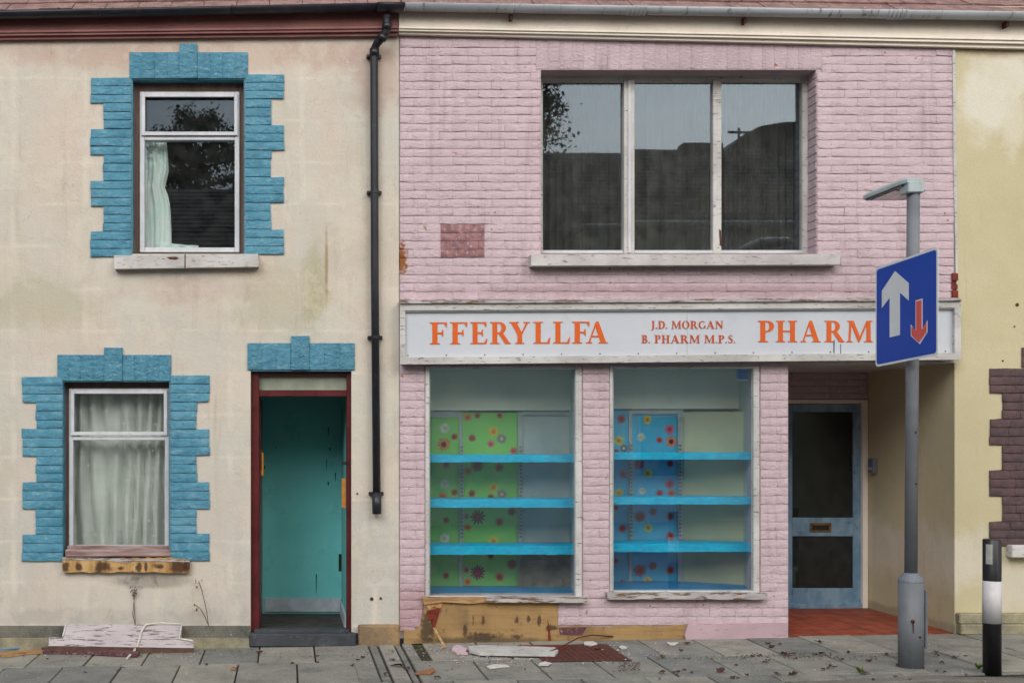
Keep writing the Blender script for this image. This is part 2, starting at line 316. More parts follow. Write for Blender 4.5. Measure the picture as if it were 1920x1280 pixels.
# metal, glass, cloth
M['galv'] = simple('grey_painted_steel', col(122, 128, 138, K), col(108, 114, 124, K), .5, 5, .1, 60, dirt=col(90, 88, 90), dk=.35, spec=.5)
m = N('grey_post_paint', .5); m.c = m.mix(m.rng(m.noise(4, 5), .3, .7), col(124, 128, 134, K), col(108, 112, 118, K))
m.over(m.rng(m.noise(30, 3), .74, .77), col(66, 44, 34)); m.bump([(m.noise(50), 1)], .15, .003); M['post'] = m.done()
M['lantern'] = simple('pale_lantern_shell', col(184, 198, 200, K), col(170, 184, 186, K), .45, 6, .05, 40, dirt=col(120, 132, 130), dk=.4)
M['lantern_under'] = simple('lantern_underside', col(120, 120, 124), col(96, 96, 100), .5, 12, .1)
M['lens'] = simple('lantern_lens', col(150, 140, 138), col(110, 104, 102), .15, 12, 0)
M['rust'] = simple('rust_mark', col(96, 58, 42), col(60, 38, 32), .9, 40, .5)
M['sign_blue'] = simple('road_sign_blue', col(0, 66, 172), col(0, 60, 164), .5, 3, .0, dirt=col(20, 70, 150), dk=.3)
M['sign_grey'] = simple('road_sign_white', col(214, 220, 222), col(206, 212, 214), .35, 4, 0)
M['sign_red'] = simple('road_sign_red', col(214, 84, 78), col(206, 76, 72), .35, 4, 0)
M['blk'] = simple('bollard_black', col(34, 34, 38), col(26, 26, 30), .4, 8, .1, 30, dirt=col(74, 68, 60), dk=.4)
M['wht'] = simple('bollard_white', col(216, 214, 214, K), col(206, 204, 204, K), .4, 8, .05, 30, dirt=col(150, 144, 136), dk=.35)
M['refl'] = simple('reflector', col(170, 172, 166), col(150, 152, 146), .3, 30, .1)
M['iron'] = simple('rusty_iron', col(100, 54, 42, K), col(80, 44, 38, K), .8, 14, .5, 90, dirt=col(60, 40, 36), dk=.6)
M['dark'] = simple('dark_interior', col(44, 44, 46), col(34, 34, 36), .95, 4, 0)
M['room'] = simple('dim_room_wall', col(100, 96, 90), col(84, 80, 76), .95, 3, 0)
M['lino'] = simple('worn_hall_floor', col(72, 66, 62), col(50, 46, 44), .8, 9, .2, dirt=col(120, 108, 96), dk=.4)
M['skirt'] = simple('pale_skirting', col(186, 196, 204), col(160, 170, 178), .5, 8, .1)
M['lock'] = simple('raw_wood_patch', col(206, 140, 50), col(186, 118, 40), .7, 30, .2)
M['brass'] = simple('brass_plate', col(150, 110, 60), col(100, 76, 46), .4, 20, .1, metal=.6)
m = N('powder_blue_door', .5); m.c = m.mix(m.rng(m.noise(6, 7, (1, 1, .5), .65), .35, .65), col(104, 138, 164, K), col(140, 168, 186, K)); m.over(m.rng(m.noise(12, 6, (1, 1, 1), .6, (2, 2, 2)), .55, .7, 0, .6), col(76, 104, 128, K)); m.bump([(m.noise(50), 1)], .1, .003); M['door_blue'] = m.done()
M['cyan'] = simple('cyan_shelf_cloth', col(20, 170, 206, 1.45), col(14, 148, 190, 1.45), .45, 10, .5, 12, st=(2, 1, 4))
M['cyan_floor'] = simple('cyan_floor_cloth', col(10, 120, 165, 1.45), col(10, 100, 145, 1.45), .6, 4, .2, dirt=col(120, 160, 175), dk=.25)
M['green_panel'] = simple('lime_green_print', col(128, 190, 98, 1.15), col(108, 180, 86, 1.15), .5, 1.5, 0)
M['blue_panel'] = simple('sky_blue_print', col(56, 158, 194, 1.15), col(70, 170, 202, 1.15), .5, 1.5, 0)
M['white_panel'] = simple('white_display_board', col(190, 198, 194, 1.0), col(160, 172, 168, 1.0), .6, 2, .1)
M['cream_panel'] = simple('cream_display_board', col(186, 184, 150, 1.0), col(164, 168, 140, 1.0), .6, 2, .1)
M['head_panel'] = simple('pale_header_board', col(214, 212, 194, 1.2), col(200, 202, 188, 1.2), .7, 1.4, .1)
M['ali'] = simple('aluminium_strip', col(176, 180, 178), col(160, 164, 162), .4, 10, .05)
M['slot'] = simple('dark_slot', col(30, 34, 34), None, .9, 4, 0)
M['crumple'] = simple('crumpled_brown_cloth', col(150, 140, 122), col(120, 112, 98), .9, 5, .9, 9, dist=.03)
M['gable'] = simple('pale_opposite_render', col(226, 222, 200), col(214, 210, 190), .9, 2, .1)
m = N('slate_roof', .7); m.c = m.mix(m.rng(m.noise(3, 6), .3, .7), col(70, 64, 62), col(54, 50, 50)); m.over(m.rng(m.noise(1.6, 6), .56, .68, 0, .6), col(120, 110, 50)); M['slate_roof'] = m.done()
M['bark'] = simple('bark', col(80, 66, 54), col(58, 48, 40), .95, 12, .8)
M['needle'] = simple('conifer_green', col(56, 78, 48), col(38, 58, 36), .8, 2, 0)
M['grass'] = simple('weed_green', col(110, 130, 60), col(84, 110, 44), .7, 8, 0)
M['dry'] = simple('dry_stem', col(110, 84, 64), col(84, 62, 50), .9, 8, 0)
M['leafdry'] = simple('dead_leaf', col(84, 56, 42), col(56, 38, 30), .9, 30, .5)
M['leaftan'] = simple('tan_leaf', col(160, 112, 78), col(130, 86, 58), .9, 30, .5)
M['hall_roof'] = simple('dark_hall_cladding', col(64, 64, 68), col(50, 50, 54), .7, 2, 0)
M['cable'] = simple('blue_cable', col(70, 130, 180), None, .5, 4, 0)
M['purple_wood'] = simple('maroon_trim', col(100, 60, 66), col(76, 44, 50), .7, 20, .4, 40, dirt=col(190, 180, 180), dk=.8)
M['purple_wood2'] = simple('worn_pinkish_moulding', col(176, 158, 156, K), col(120, 84, 78, K), .8, 7, .4, 40, st=(.4, 1, 4), dirt=col(80, 44, 36), dk=.8)
M['crumb'] = simple('pink_plaster_crumb', col(206, 180, 190), col(196, 168, 178), .8, 8, .4)
M['paper'] = simple('white_flake', col(214, 212, 206), col(186, 180, 172), .8, 20, .2)
def glass(name, refl=.12, tint=(.9, .93, .92), bumpy=.02, grime=0.03):
    mt = bpy.data.materials.new(name); mt.use_nodes = True; nt = mt.node_tree; nt.nodes.clear(); n = nt.nodes.new; l = nt.links.new
    out = n('ShaderNodeOutputMaterial'); mx = n('ShaderNodeMixShader'); tr = n('ShaderNodeBsdfTransparent'); gl = n('ShaderNodeBsdfGlossy')
    df = n('ShaderNodeBsdfDiffuse'); df.inputs[0].default_value = (.6, .62, .6, 1); mx2 = n('ShaderNodeMixShader')
    tr.inputs[0].default_value = (*tint, 1); gl.inputs['Roughness'].default_value = .01; gl.inputs[0].default_value = (.68, .82, .98, 1)
    geo = n('ShaderNodeNewGeometry'); nz = n('ShaderNodeTexNoise'); nz.inputs['Scale'].default_value = 1.6; l(geo.outputs['Position'], nz.inputs['Vector'])
    bp = n('ShaderNodeBump'); bp.inputs['Strength'].default_value = bumpy; bp.inputs['Distance'].default_value = .1; l(nz.outputs[0], bp.inputs['Height']); l(bp.outputs[0], gl.inputs['Normal'])
    mx.inputs[0].default_value = refl; l(tr.outputs[0], mx.inputs[1]); l(gl.outputs[0], mx.inputs[2])
    nz2 = n('ShaderNodeTexNoise'); nz2.inputs['Scale'].default_value = 9; nz2.inputs['Detail'].default_value = 8; l(geo.outputs['Position'], nz2.inputs['Vector'])
    mr = n('ShaderNodeMapRange'); mr.inputs[1].default_value = .35; mr.inputs[2].default_value = .8; mr.inputs[3].default_value = grime*.4; mr.inputs[4].default_value = grime*2.5; l(nz2.outputs[0], mr.inputs[0])
    l(mr.outputs[0], mx2.inputs[0]); l(mx.outputs[0], mx2.inputs[1]); l(df.outputs[0], mx2.inputs[2]); l(mx2.outputs[0], out.inputs[0]); return mt
M['glass'] = glass('window_glass', .07, bumpy=.002, grime=.01)
M['shop_glass'] = glass('shop_glass', .13, (.97, .99, .98), .003, .009)
M['frost'] = simple('frosted_transom', col(150, 156, 140), col(126, 134, 120), .35, 6, 0)
def cloth(name, c, c2, a):
    m = N(name, .9); m.c = m.mix(m.rng(m.noise(4, 4), .3, .7), c, c2); m.b.inputs['Alpha'].default_value = a; return m.done()
M['curtain'] = cloth('pale_curtain', col(216, 214, 208, 1.2), col(198, 198, 192, 1.2), .86)
M['sheer'] = cloth('white_sheer', col(214, 224, 220, 1.45), col(196, 210, 206, 1.45), .85)
M['net'] = cloth('grey_net', col(84, 78, 74), col(58, 55, 54), .9)
# ------------------------------------------------------------------ shared shapes
def slab_wall(outer, holes, y0, y1):              # a wall slab with rectangular openings, all in photo pixels on the plane Y = y0
    x0, t0, x1, t1 = outer
    xs = sorted({x0, x1}|{h[0] for h in holes}|{h[2] for h in holes}); zs = sorted({t0, t1}|{h[1] for h in holes}|{h[3] for h in holes})
    xs = [x for x in xs if x0 <= x <= x1]; zs = [z for z in zs if t0 <= z <= t1]
    solid = {}
    for i in range(len(xs)-1):
        for j in range(len(zs)-1):
            cx = (xs[i]+xs[i+1])/2; cz = (zs[j]+zs[j+1])/2
            solid[i, j] = not any(h[0] < cx < h[2] and h[1] < cz < h[3] for h in holes)
    b = MB(); W = [PXW(x) for x in xs]; Z = [PZ(z) for z in zs]
    def q(a, c, d, e): b.add([a, c, d, e], [(0, 1, 2, 3)])
    for (i, j), s_ in solid.items():
        if not s_: continue
        xa, xb, za, zb = W[i], W[i+1], Z[j], Z[j+1]
        q((xa, y0, za), (xb, y0, za), (xb, y0, zb), (xa, y0, zb)); q((xa, y1, za), (xa, y1, zb), (xb, y1, zb), (xb, y1, za))
        if not solid.get((i-1, j)): q((xa, y0, za), (xa, y0, zb), (xa, y1, zb), (xa, y1, za))
        if not solid.get((i+1, j)): q((xb, y0, za), (xb, y1, za), (xb, y1, zb), (xb, y0, zb))
        if not solid.get((i, j-1)): q((xa, y0, za), (xa, y1, za), (xb, y1, za), (xb, y0, za))
        if not solid.get((i, j+1)): q((xa, y0, zb), (xb, y0, zb), (xb, y1, zb), (xa, y1, zb))
    return b
def weld(o):
    import bmesh
    bm = bmesh.new(); bm.from_mesh(o.data); bmesh.ops.remove_doubles(bm, verts=bm.verts, dist=1e-5); bmesh.ops.recalc_face_normals(bm, faces=bm.faces); bm.to_mesh(bm_me := o.data); bm.free()
def brick_verts(cx, cz, wd, ht, y0, proud, depth, rnd, wav=.0028, lip=.004, vg=.0):
    # flat painted face with a narrow worn arris: lower edge stands proud and wanders, upper edge falls back
    e = min(.003, wd*.15); nc = 7 if wd > .12 else 5
    us = [0, e]+[wd*k/(nc-3)+rnd.uniform(-.006, .006) for k in range(1, nc-3)]+[wd-e, wd]; nc = len(us); vs_ = [0, min(.002, ht*.2), ht-min(.005, ht*.25), ht]; vs = []; fs = []
    dz = [rnd.uniform(-wav, wav*.8) for _ in us]; dt = [rnd.uniform(-wav*.8, wav*.6) for _ in us]; tilt = rnd.uniform(-.0005, .0005)
    for j, v in enumerate(vs_):
        for i, u in enumerate(us):
            pr = proud+lip*.5*(1-v/ht)+tilt*(i-nc/2)+(rnd.uniform(-.0008, .0008) if j in (1, 2) else 0)
            if j == 3: pr -= lip*.9
            if j == 0: pr -= .0004
            if i in (0, nc-1): pr -= .0017
            vs.append((cx-wd/2+u, y0-pr, cz-ht/2+v+(dz[i] if j < 2 else dt[i])))
    for j in range(3):
        for i in range(nc-1): a = j*nc+i; fs.append((a, a+1, a+nc+1, a+nc))
    ring = list(range(nc))+[2*nc-1, 3*nc-1]+[3*nc+i for i in range(nc-1, -1, -1)]+[2*nc, nc]
    o = len(vs); n = len(ring)
    for r in ring: vs.append(vs[r])
    for r in ring: x, y, z = vs[r]; vs.append((x, y0+depth, z))
    for k in range(n): fs.append((o+k, o+n+k, o+n+(k+1) % n, o+(k+1) % n))
    return vs, fs
def course_bricks(x0, y0, x1, y1, ch, bl, holes=(), off=0.0, lo=0):
    out = []; n = max(1, round((y1-y0)/ch)); ch = (y1-y0)/n
    for r in range(n):
        ya = y0+r*ch; yb = ya+ch; cy = (ya+yb)/2
        cuts = sorted((max(h[0], x0), min(h[2], x1)) for h in holes if h[1] < cy < h[3]); spans = []; c = x0
        for a, b in cuts:
            if a > c: spans.append((c, a))
            c = max(c, b)
        if c < x1: spans.append((c, x1))
        ph = (off+(r+lo) % 2*.5)*bl
        for a, b in spans:
            e = x0-bl+ph; js = [a]
            while e < b:
                e += bl
                if a+9 < e < b-9: js.append(e)
            js.append(b)
            out += [(js[i], ya, js[i+1], yb) for i in range(len(js)-1)]
    return out
def lay_bricks(rects, parent, mat, rnd, proud=.010, wav=.0028, gap=.005, depth=.02, limit=300, lip=.004, matf=None, y0=0.0):
    big = sorted(rects, key=lambda r: -((r[2]-r[0])*(r[3]-r[1])) + abs((r[1]+r[3])/2-700)*.02)
    rest = MB()
    for k, (a, b, c, d) in enumerate(big):
        p0 = P(a, b, y0); p1 = P(c, d, y0); wd = p1.x-p0.x-min(gap*.4, .0014); ht = p0.z-p1.z-gap
        vs, fs = brick_verts((p0.x+p1.x)/2, (p0.z+p1.z)/2, wd, ht, y0, proud+rnd.uniform(-.0015, .002), depth, rnd, wav, lip)
        mm = matf(a, b, c, d) if matf else mat
        if k < limit or mm is not mat: MB().add(vs, fs).build('brick', mm, parent, smooth=True)
        else: rest.add(vs, fs)
    if rest.v: o = rest.build('brick', mat, parent, smooth=True); tag(o, kind='stuff')
def soldiers(x0, y0, x1, y1, bw, parent, mat, rnd, proud=.01, gap=.003, wav=.0015, y=0.0):
    n = round((x1-x0)/bw); bw = (x1-x0)/n
    for i in range(n):
        p0 = P(x0+i*bw, y0, y); p1 = P(x0+(i+1)*bw, y1, y)
        vs, fs = brick_verts((p0.x+p1.x)/2, (p0.z+p1.z)/2, p1.x-p0.x-gap, p0.z-p1.z-.002, y, proud+rnd.uniform(-.001, .001), .02, rnd, wav, .001)
        MB().add(vs, fs).build('brick', mat, parent, smooth=True)
def sweep_x(prof, pa, pb, seg=1):                 # profile (dy, dz) carried from pa to pb
    b = MB(); n = len(prof); vs = []
    for k in range(seg+1):
        o = Vector(pa).lerp(Vector(pb), k/seg)
        vs += [(o.x, o.y+q[0], o.z+q[1]) for q in prof]
    fs = [(k*n+i, k*n+(i+1) % n, (k+1)*n+(i+1) % n, (k+1)*n+i) for k in range(seg) for i in range(n)]
    fs += [tuple(range(n)), tuple(seg*n+i for i in range(n))[::-1]]
    return b.add(vs, fs)
def half_pipe(r, th=.004, n=12):
    o = [(r*math.cos(PI+PI*k/n), r*math.sin(PI+PI*k/n)) for k in range(n+1)]
    i_ = [((r-th)*math.cos(PI+PI*k/n), (r-th)*math.sin(PI+PI*k/n)) for k in range(n+1)]
    return o+i_[::-1]
rnd = random.Random(3)
# ================================================================== SETTING
def sheet(name, pts, mat, z=0, kind='structure', thick=None):
    b = MB(); vs = [(x, y, gz(x)+z) for x, y in pts]
    if thick: b.prism([Vector(v) for v in vs], (0, 0, -thick))
    else: b.add(vs, [tuple(range(len(vs)))])
    return tag(b.build(name, mat), kind=kind)
def gsheet(name, x0, x1, y0, y1, mat, z): return sheet(name, [(x0, y0), (x1, y0), (x1, y1), (x0, y1)], mat, z)
gsheet('ground', -60, 60, -90, 60, M['asphalt'], -.30)
gsheet('road', -40, 40, -9.2, -1.5, M['asphalt'], -.135)
# kerb line traced on the pavement edge
kb = [G(1250, 1296), G(1400, 1285), G(1480, 1279.5), G(1600, 1272), G(1715, 1267), G(1815, 1262), G(1868, 1264), G(1925, 1270)]
left_y = kb[0].y
kback = [Vector((-12, left_y-.03, 0)), Vector((-6, left_y-.03, 0)), Vector((0, left_y-.02, 0))]+kb+[Vector((6.6, kb[-1].y-.25, 0)), Vector((9, -2.4, 0)), Vector((12, -2.4, 0))]
pv = [(p.x, p.y) for p in kback]+[(12, .0), (-12, .0)]
sheet('pavement', pv, M['dirt'], -.016, thick=.11)
kerb_root = thing('kerb', (3, left_y, gz(3)-.12), 'row of worn grey kerb stones along the edge of the pavement, curving away by the bollard', 'kerb')
def resample(pts, step):
    out = [pts[0]]; acc = 0
    for a, b in zip(pts, pts[1:]):
        d = (b-a).length; t = step-acc
        while t < d: out.append(a.lerp(b, t/d)); t += step
        acc = (acc+d) % step
    return out
kp = resample([Vector((p.x, p.y, 0)) for p in kback], .46*2)
for a, b in zip(kp, kp[1:]):
    t = (b-a).normalized(); nrm = Vector((t.y, -t.x, 0)); a2 = a+t*.004; b2 = b-t*.004
    q = [a2+nrm*.004, b2+nrm*.004, b2+nrm*.125, a2+nrm*.125]
    bb = MB(); up = []
    for v in q: up.append(Vector((v.x, v.y, gz(v.x)+.002+rnd.uniform(-.001, .001))))
    inn = [u.copy() for u in up]; inn[2] -= nrm*.012; inn[3] -= nrm*.012
    lo = [u-Vector((0, 0, .16)) for u in up]; mid = [u-Vector((0, 0, .012)) for u in up]
    bb.add(inn+mid+lo, [(0, 1, 2, 3), (0, 4, 5, 1), (1, 5, 6, 2), (2, 6, 7, 3), (3, 7, 4, 0), (4, 8, 9, 5), (5, 9, 10, 6), (6, 10, 11, 7), (7, 11, 8, 4), (8, 11, 10, 9)])
    bb.build('kerb_stone', M['kerb'], kerb_root)
# paving slabs, each its own piece
pave = thing('paving', (2, -.9, gz(2)), 'grey concrete paving slabs laid in offset rows in front of the houses', 'paving')
def slab(x0, x1, y0, y1, mat, dz=0, name='paving_slab', clip=None):
    g = .0065; x0 += g; x1 -= g; y0 += g; y1 -= g; b = MB(); e = .004
    tl = rnd.uniform(-.0025, .0025)
    def z(x, y): return gz(x)+dz+tl*(x-x0)/(x1-x0)
    q = [(x0, y0), (x1, y0), (x1, y1), (x0, y1)]; qi = [(x0+e, y0+e), (x1-e, y0+e), (x1-e, y1-e), (x0+e, y1-e)]
    vs = [(x, y, z(x, y)) for x, y in qi]+[(x, y, z(x, y)-.004) for x, y in q]+[(x, y, z(x, y)-.05) for x, y in q]
    b.add(vs, [(0, 1, 2, 3)]+[(k, k+4, (k+1) % 4+4, (k+1) % 4) for k in range(4)]+[(k+4, k+8, (k+1) % 4+8, (k+1) % 4+4) for k in range(4)])
    return b.build(name, mat, pave)
def kerb_y(x):
    for a, b in zip(kback, kback[1:]):
        if a.x <= x <= b.x: return a.y+(b.y-a.y)*(x-a.x)/(b.x-a.x)
    return -2
CH0, CH1 = .53, 1.06                                # strip with the drain channel
for r, (ya, yb, xo) in enumerate(((-.78, -.015, .15), (-1.55, -.78, 0), (-2.3, -1.55, .2))):
    x = .53+xo-.46*9
    while x < 7.6:
        x0 = x; x1 = x+.46; x += .46
        y0 = ya
        if x0 > CH0-.2 and x1 < CH1+.25 and r < 3:
            if x0 < CH0 < x1-.08: x1 = CH0
            elif x0 < CH1 < x1-.08: x0 = CH1
            elif x0 >= CH0-.01 and x1 <= CH1+.01: continue
            elif x1 > CH0 and x0 < CH1: continue
        if r == 2: y0 = max(kerb_y(x0), kerb_y(x1))+.004
        elif r == 1: y0 = max(y0, max(kerb_y(x0), kerb_y(x1))+.004)
        if yb-y0 < .05: continue
        yt = yb
        if r == 0 and x0 > PXW(1478)-.1 and x1 < 5.8: yt = .01
        if 2.02 < x0+.2 < 2.95 and r == 0: yb2 = yt
        slab(x0, x1, y0, yt, M['slab'][rnd.choice((0, 0, 1, 2))], rnd.uniform(-.003, .002))
for x0, x1, m_, dz in ((CH0, .68, M['slab'][0], 0), (.685, .76, M['slab'][2], -.008), (.765, .90, M['slab'][1], 0), (.905, .96, M['slab'][2], -.008), (.965, CH1, M['slab'][0], 0)):
    for ya, yb in ((-.7, -.02), (-1.4, -.7), (-2.0, -1.4)):
        slab(x0, x1, max(ya, left_y+.02), yb, m_, dz)
# ================================================================== CREAM HOUSE
H1 = thing('terraced_house', (PXW(330), .1, gz(0)), 'cream rendered house with blue painted brick surrounds and an open doorway', 'house')
LXE = -420                                          # left end outside the frame
oU = (247, 148, 459, 476); oL = (117, 714, 319, 1046); oD = (470, 694, 659, 1192)
b = slab_wall((LXE, 12, 748, 1186), [oU, oL, oD], 0, .28); wall1 = b.build('wall', M['cream'], H1); weld(wall1)
# blue reveals (thin skins inside the openings)
for (a, t, c, d) in (oU, oL):
    b = MB(); x0, x1 = PXW(a), PXW(c); z0, z1 = PZ(d), PZ(t)
    b.box(x0-.001, x0+.008, -.004, .10, z0, z1); b.box(x1-.008, x1+.001, -.004, .10, z0, z1); b.box(x0+.008, x1-.008, -.004, .10, z1-.008, z1+.001)
    b.build('reveal', M['blue'], H1)
b = MB(); b.box(PXW(oD[0])+.001, PXW(oD[2])-.001, -.004, .09, PZ(oD[1])-.008, PZ(oD[1])+.001); b.build('reveal', M['blue'], H1)
def quoins(xi, side, ys, wide, narrow):            # runs of three bricks, wide and narrow in turn
    out = []
    for k in range(len(ys)-1):
        n = 3; w_ = wide if k % 2 == 0 else narrow; h = (ys[k+1]-ys[k])/n
        for j in range(n):
            a = ys[k]+j*h; e = w_+rnd.uniform(-1.2, 1.2)
            if side < 0: out.append((e, a, xi, a+h))
            else: out.append((xi, a, e, a+h))
    return out
qs = quoins(246, -1, (146, 194, 242, 291, 339, 387, 434, 482), 170, 194)
qs += quoins(460, 1, (140, 186, 235, 282, 332, 380, 430, 477), 532, 508)
qs += quoins(118, -1, (706, 754, 803, 855, 903, 953, 1001, 1051), 42, 68)
qs += quoins(320, 1, (703, 753, 804, 853, 903, 953, 999, 1050), 393, 369)
lay_bricks(qs, H1, M['blue'], rnd, proud=.013, wav=.003, gap=.003, lip=.006)
for x0, y0, x1, y1, kx0, ky0, kx1 in ((243, 99, 465, 148, 337, 84, 370), (108, 665, 321, 714, 196, 652, 230), (464, 643, 665, 693, 546, 630, 580)):
    soldiers(x0, y0, kx0, y1, 25, H1, M['blue'], rnd, .015, .0012, .0008); soldiers(kx1, y0, x1, y1, 25, H1, M['blue'], rnd, .015, .0012, .0008)
    p0 = P(kx0, ky0, 0); p1 = P(kx1, y1, 0)
    vs, fs = brick_verts((p0.x+p1.x)/2, (p0.z+p1.z)/2, p1.x-p0.x, p0.z-p1.z, 0, .026, .02, rnd, .001, .001); MB().add(vs, fs).build('keystone', M['blue'], H1, True)
# sash windows
def sash(a, t, c, d, split, wf, lab_, parent=H1, dep=.11):
    # (a,t,c,d) outer white frame in photo pixels; brown sub frame fills out to the opening
    b = MB(); D0 = dep-.035
    b.brect(a, t, a+wf, d, D0, dep+.05); b.brect(c-wf, t, c, d, D0, dep+.05)
    b.brect(a+wf, t, c-wf, t+wf*.8, D0+.002, dep+.05); b.brect(a+wf, d-wf, c-wf, d, D0+.002, dep+.05); b.brect(a+wf, split+2, c-wf, split+9, D0+.002, dep+.05)
    win = b.build('window', M['white'], parent)
    b = MB(); s2 = 7                              # opening top light, a frame standing proud of the main one
    b.brect(a+3, t+3, a+3+s2, split, D0-.018, D0-.001, .003); b.brect(c-3-s2, t+3, c-3, split, D0-.018, D0-.001, .003)
    b.brect(a+3+s2, t+3, c-3-s2, t+3+s2, D0-.018, D0-.001, .003); b.brect(a+3+s2, split-s2, c-3-s2, split, D0-.018, D0-.001, .003); b.build('top_light_frame', M['white'], win)
    MB().rect(a+8, t+8, c-8, split-3, dep, dep+.005).build('pane', M['glass'], win); MB().rect(a+6, split+6, c-6, d-6, dep, dep+.005).build('pane', M['glass'], win)
    return win
def subframe(op, inn, parent, mat, d0=.10, d1=.20):
    a, t, c, d = op; e, f, g, h = inn; b = MB()
    X0, X1, Z0, Z1 = PXW(a), PXW(c), PZ(d), PZ(t); x0 = PXW(e, d0); x1 = PXW(g, d0); z0 = PZ(h, d0); z1 = PZ(f, d0)
    b.box(X0, x0, d0, d1, Z0, Z1); b.box(x1, X1, d0, d1, Z0, Z1); b.box(x0, x1, d0, d1, z1, Z1); b.box(x0, x1, d0, d1, Z0, z0); b.build('sub_frame', mat, parent)
sash(262, 172, 449, 473, 254, 9, '')
subframe(oU, (262, 171, 449, 474), H1, M['brown'])
sash(129, 728, 317, 1030, 816, 8, '')
subframe(oL, (129, 727, 317, 1031), H1, M['brown'])
def room(x0, x1, y0, y1, z0, z1, mat, parent, name='room', floor=None):
    b = MB(); b.add([(x0, y0, z0), (x1, y0, z0), (x1, y1, z0), (x0, y1, z0), (x0, y0, z1), (x1, y0, z1), (x1, y1, z1), (x0, y1, z1)], [(3, 2, 6, 7), (0, 3, 7, 4), (1, 5, 6, 2), (4, 7, 6, 5), (0, 1, 2, 3)])
    return b.build(name, mat, parent)
room(-4.0, .9, .281, 3.2, 2.7, 5.1, M['room'], H1); room(-4.0, -.62, .281, 3.2, .1, 2.55, M['room'], H1)
# sills
b = MB(); b.pxprism([(214, 479), (484, 476), (485, 500), (214, 504)], -.08, .09); sl_ = b.build('window_sill', M['flaky'], H1); sl_['label'] = 'white upper sill with flaking paint and a rust hole'
MB().rect(346, 476.5, 348, 502.5, -.0815, -.079).build('joint', M['dark'], sl_)
MB().pxprism([(312, 482), (330, 481), (336, 484), (330, 487), (318, 486)], -.082, -.0795).build('rust_hole', M['rust'], sl_)
b = MB(); b.brect(122, 1030, 324, 1043, -.012, .10, .006); b.brect(126, 1023, 320, 1030, .03, .11, .003); o = b.build('sill_moulding', M['purple_wood2'], H1)
b = MB(); pts = [(117, 1048)]
xx = 117
for i in range(24): pts.append((120+i*9.8, 1046+rnd.uniform(-1.5, 2.5)))
pts += [(355, 1051), (355, 1072)]+[(355-i*13.3, 1072+rnd.uniform(-1.2, 2)) for i in range(1, 18)]+[(117, 1072)]
b.pxprism(pts, -.05, -.001); o = b.build('window_sill', M['rotten'], H1); o['label'] = 'rotten bare wooden sill, paint gone'
b = MB(); b.pxprism([(117, 1044), (355, 1049), (356, 1053), (250, 1051), (240, 1055), (200, 1050), (117, 1048.5)], -.056, -.03); b.build('paint_remnant', M['flaky_heavy'], o)
# door
zt = PZ(oD[1]); zb = PZ(1184)
b = MB(); b.brect(470, 694, 486, 1184, .05, .17); b.brect(650, 694, 661, 1184, .05, .17); b.brect(486, 694, 650, 704, .052, .17); b.brect(486, 731, 650, 743, .052, .17)
dr = b.build('door_frame', M['maroon'], H1); MB().rect(484, 703, 652, 732, .10, .105).build('transom_pane', M['frost'], dr)
b = MB(); b.rect(641, 865, 653, 871, .042, .0495); b.build('latch_plate', M['blk'], dr)
MB().rect(641, 897, 648, 951, .12, .168).build('patch', M['lock'], dr)
xl = PXW(487, .17)
b = MB(); b.bbox(xl-.035, xl+.006, .175, .98, PZ(1175, .17), PZ(744, .17)); leaf = b.build('door', M['maroon'], H1); leaf['label'] = 'maroon door leaf swung open into the hallway'
MB().bbox(xl+.007, xl+.03, .27, .34, PZ(892, .3), PZ(848, .3)).build('lock', M['lock'], leaf)
MB().bbox(xl+.007, xl+.018, .18, .20, PZ(880, .3), PZ(842, .3)).build('lock', M['brass'], leaf)
MB().bbox(xl+.007, xl+.045, .36, .40, PZ(880, .3), PZ(872, .3)).build('handle', M['blk'], leaf)
# hall
YB = 1.25; fz = PZ(1180, .3)+.0; xr = PXW(651, .17)
b = MB(); zc = PZ(700, YB); b.box(-2.2, xr+.0, YB, YB+.08, fz, zc); b.box(xr, xr+.06, .281, YB+.08, fz, zc); hw = b.build('hall_wall', M['teal'], H1)
MB().box(-.6, xr, .281, YB+.08, zc, zc+.05).build('hall_ceiling', M['room'], H1)
MB().box(-.66, -.6, .281, YB+.08, fz, zc).build('hall_wall', M['room'], H1)
MB().box(-.6, xr+.001, .12, YB, fz-.05, fz).build('hall_floor', M['lino'], H1)
MB().rect(496, 1121, 639, 1146, YB-.018, YB-.001).build('skirting_board', M['skirt'], H1)
MB().box(xr-.016, xr-.001, .30, YB-.02, fz, fz+.125).build('skirting_board', M['skirt'], H1)
MB().rect(635, 1038, 643.5, 1070, YB-.006, YB-.001).build('dark_slot', M['blk'], hw)
b = MB()
for x, y, w_, h in ((615, 800, 2, 18), (617, 838, 3, 7), (614, 902, 3, 8), (628, 885, 2, 18), (612, 860, 1.5, 22), (516, 836, 2.5, 4), (592, 1075, 2, 40)):
    b.pxprism([(x, y), (x+w_, y+2), (x+w_*.6, y+h), (x+w_*.2, y+h*.8)], YB-.003, YB-.0005)
b.build('scuff_mark', M['slot'], hw)
MB().brect(467, 1188, 667, 1212, -.10, .05, .008).build('doorstep', M['slate'], H1)
MB().brect(476, 1180, 655, 1189, -.01, .115, .004).build('threshold', M['slate'], H1)
b = MB(); b.rect(LXE, 1174, 469, 1197, -.055, .1); b.build('plinth', M['plinth'], H1)
b = MB(); b.rect(LXE, 1196, 469, 1222, -.09, .1); b.build('plinth', M['yplinth'], H1)
b = MB(); b.brect(672, 1172, 750, 1214, -.07, .1, .012); b.build('plinth_block', M['sandstone'], H1)
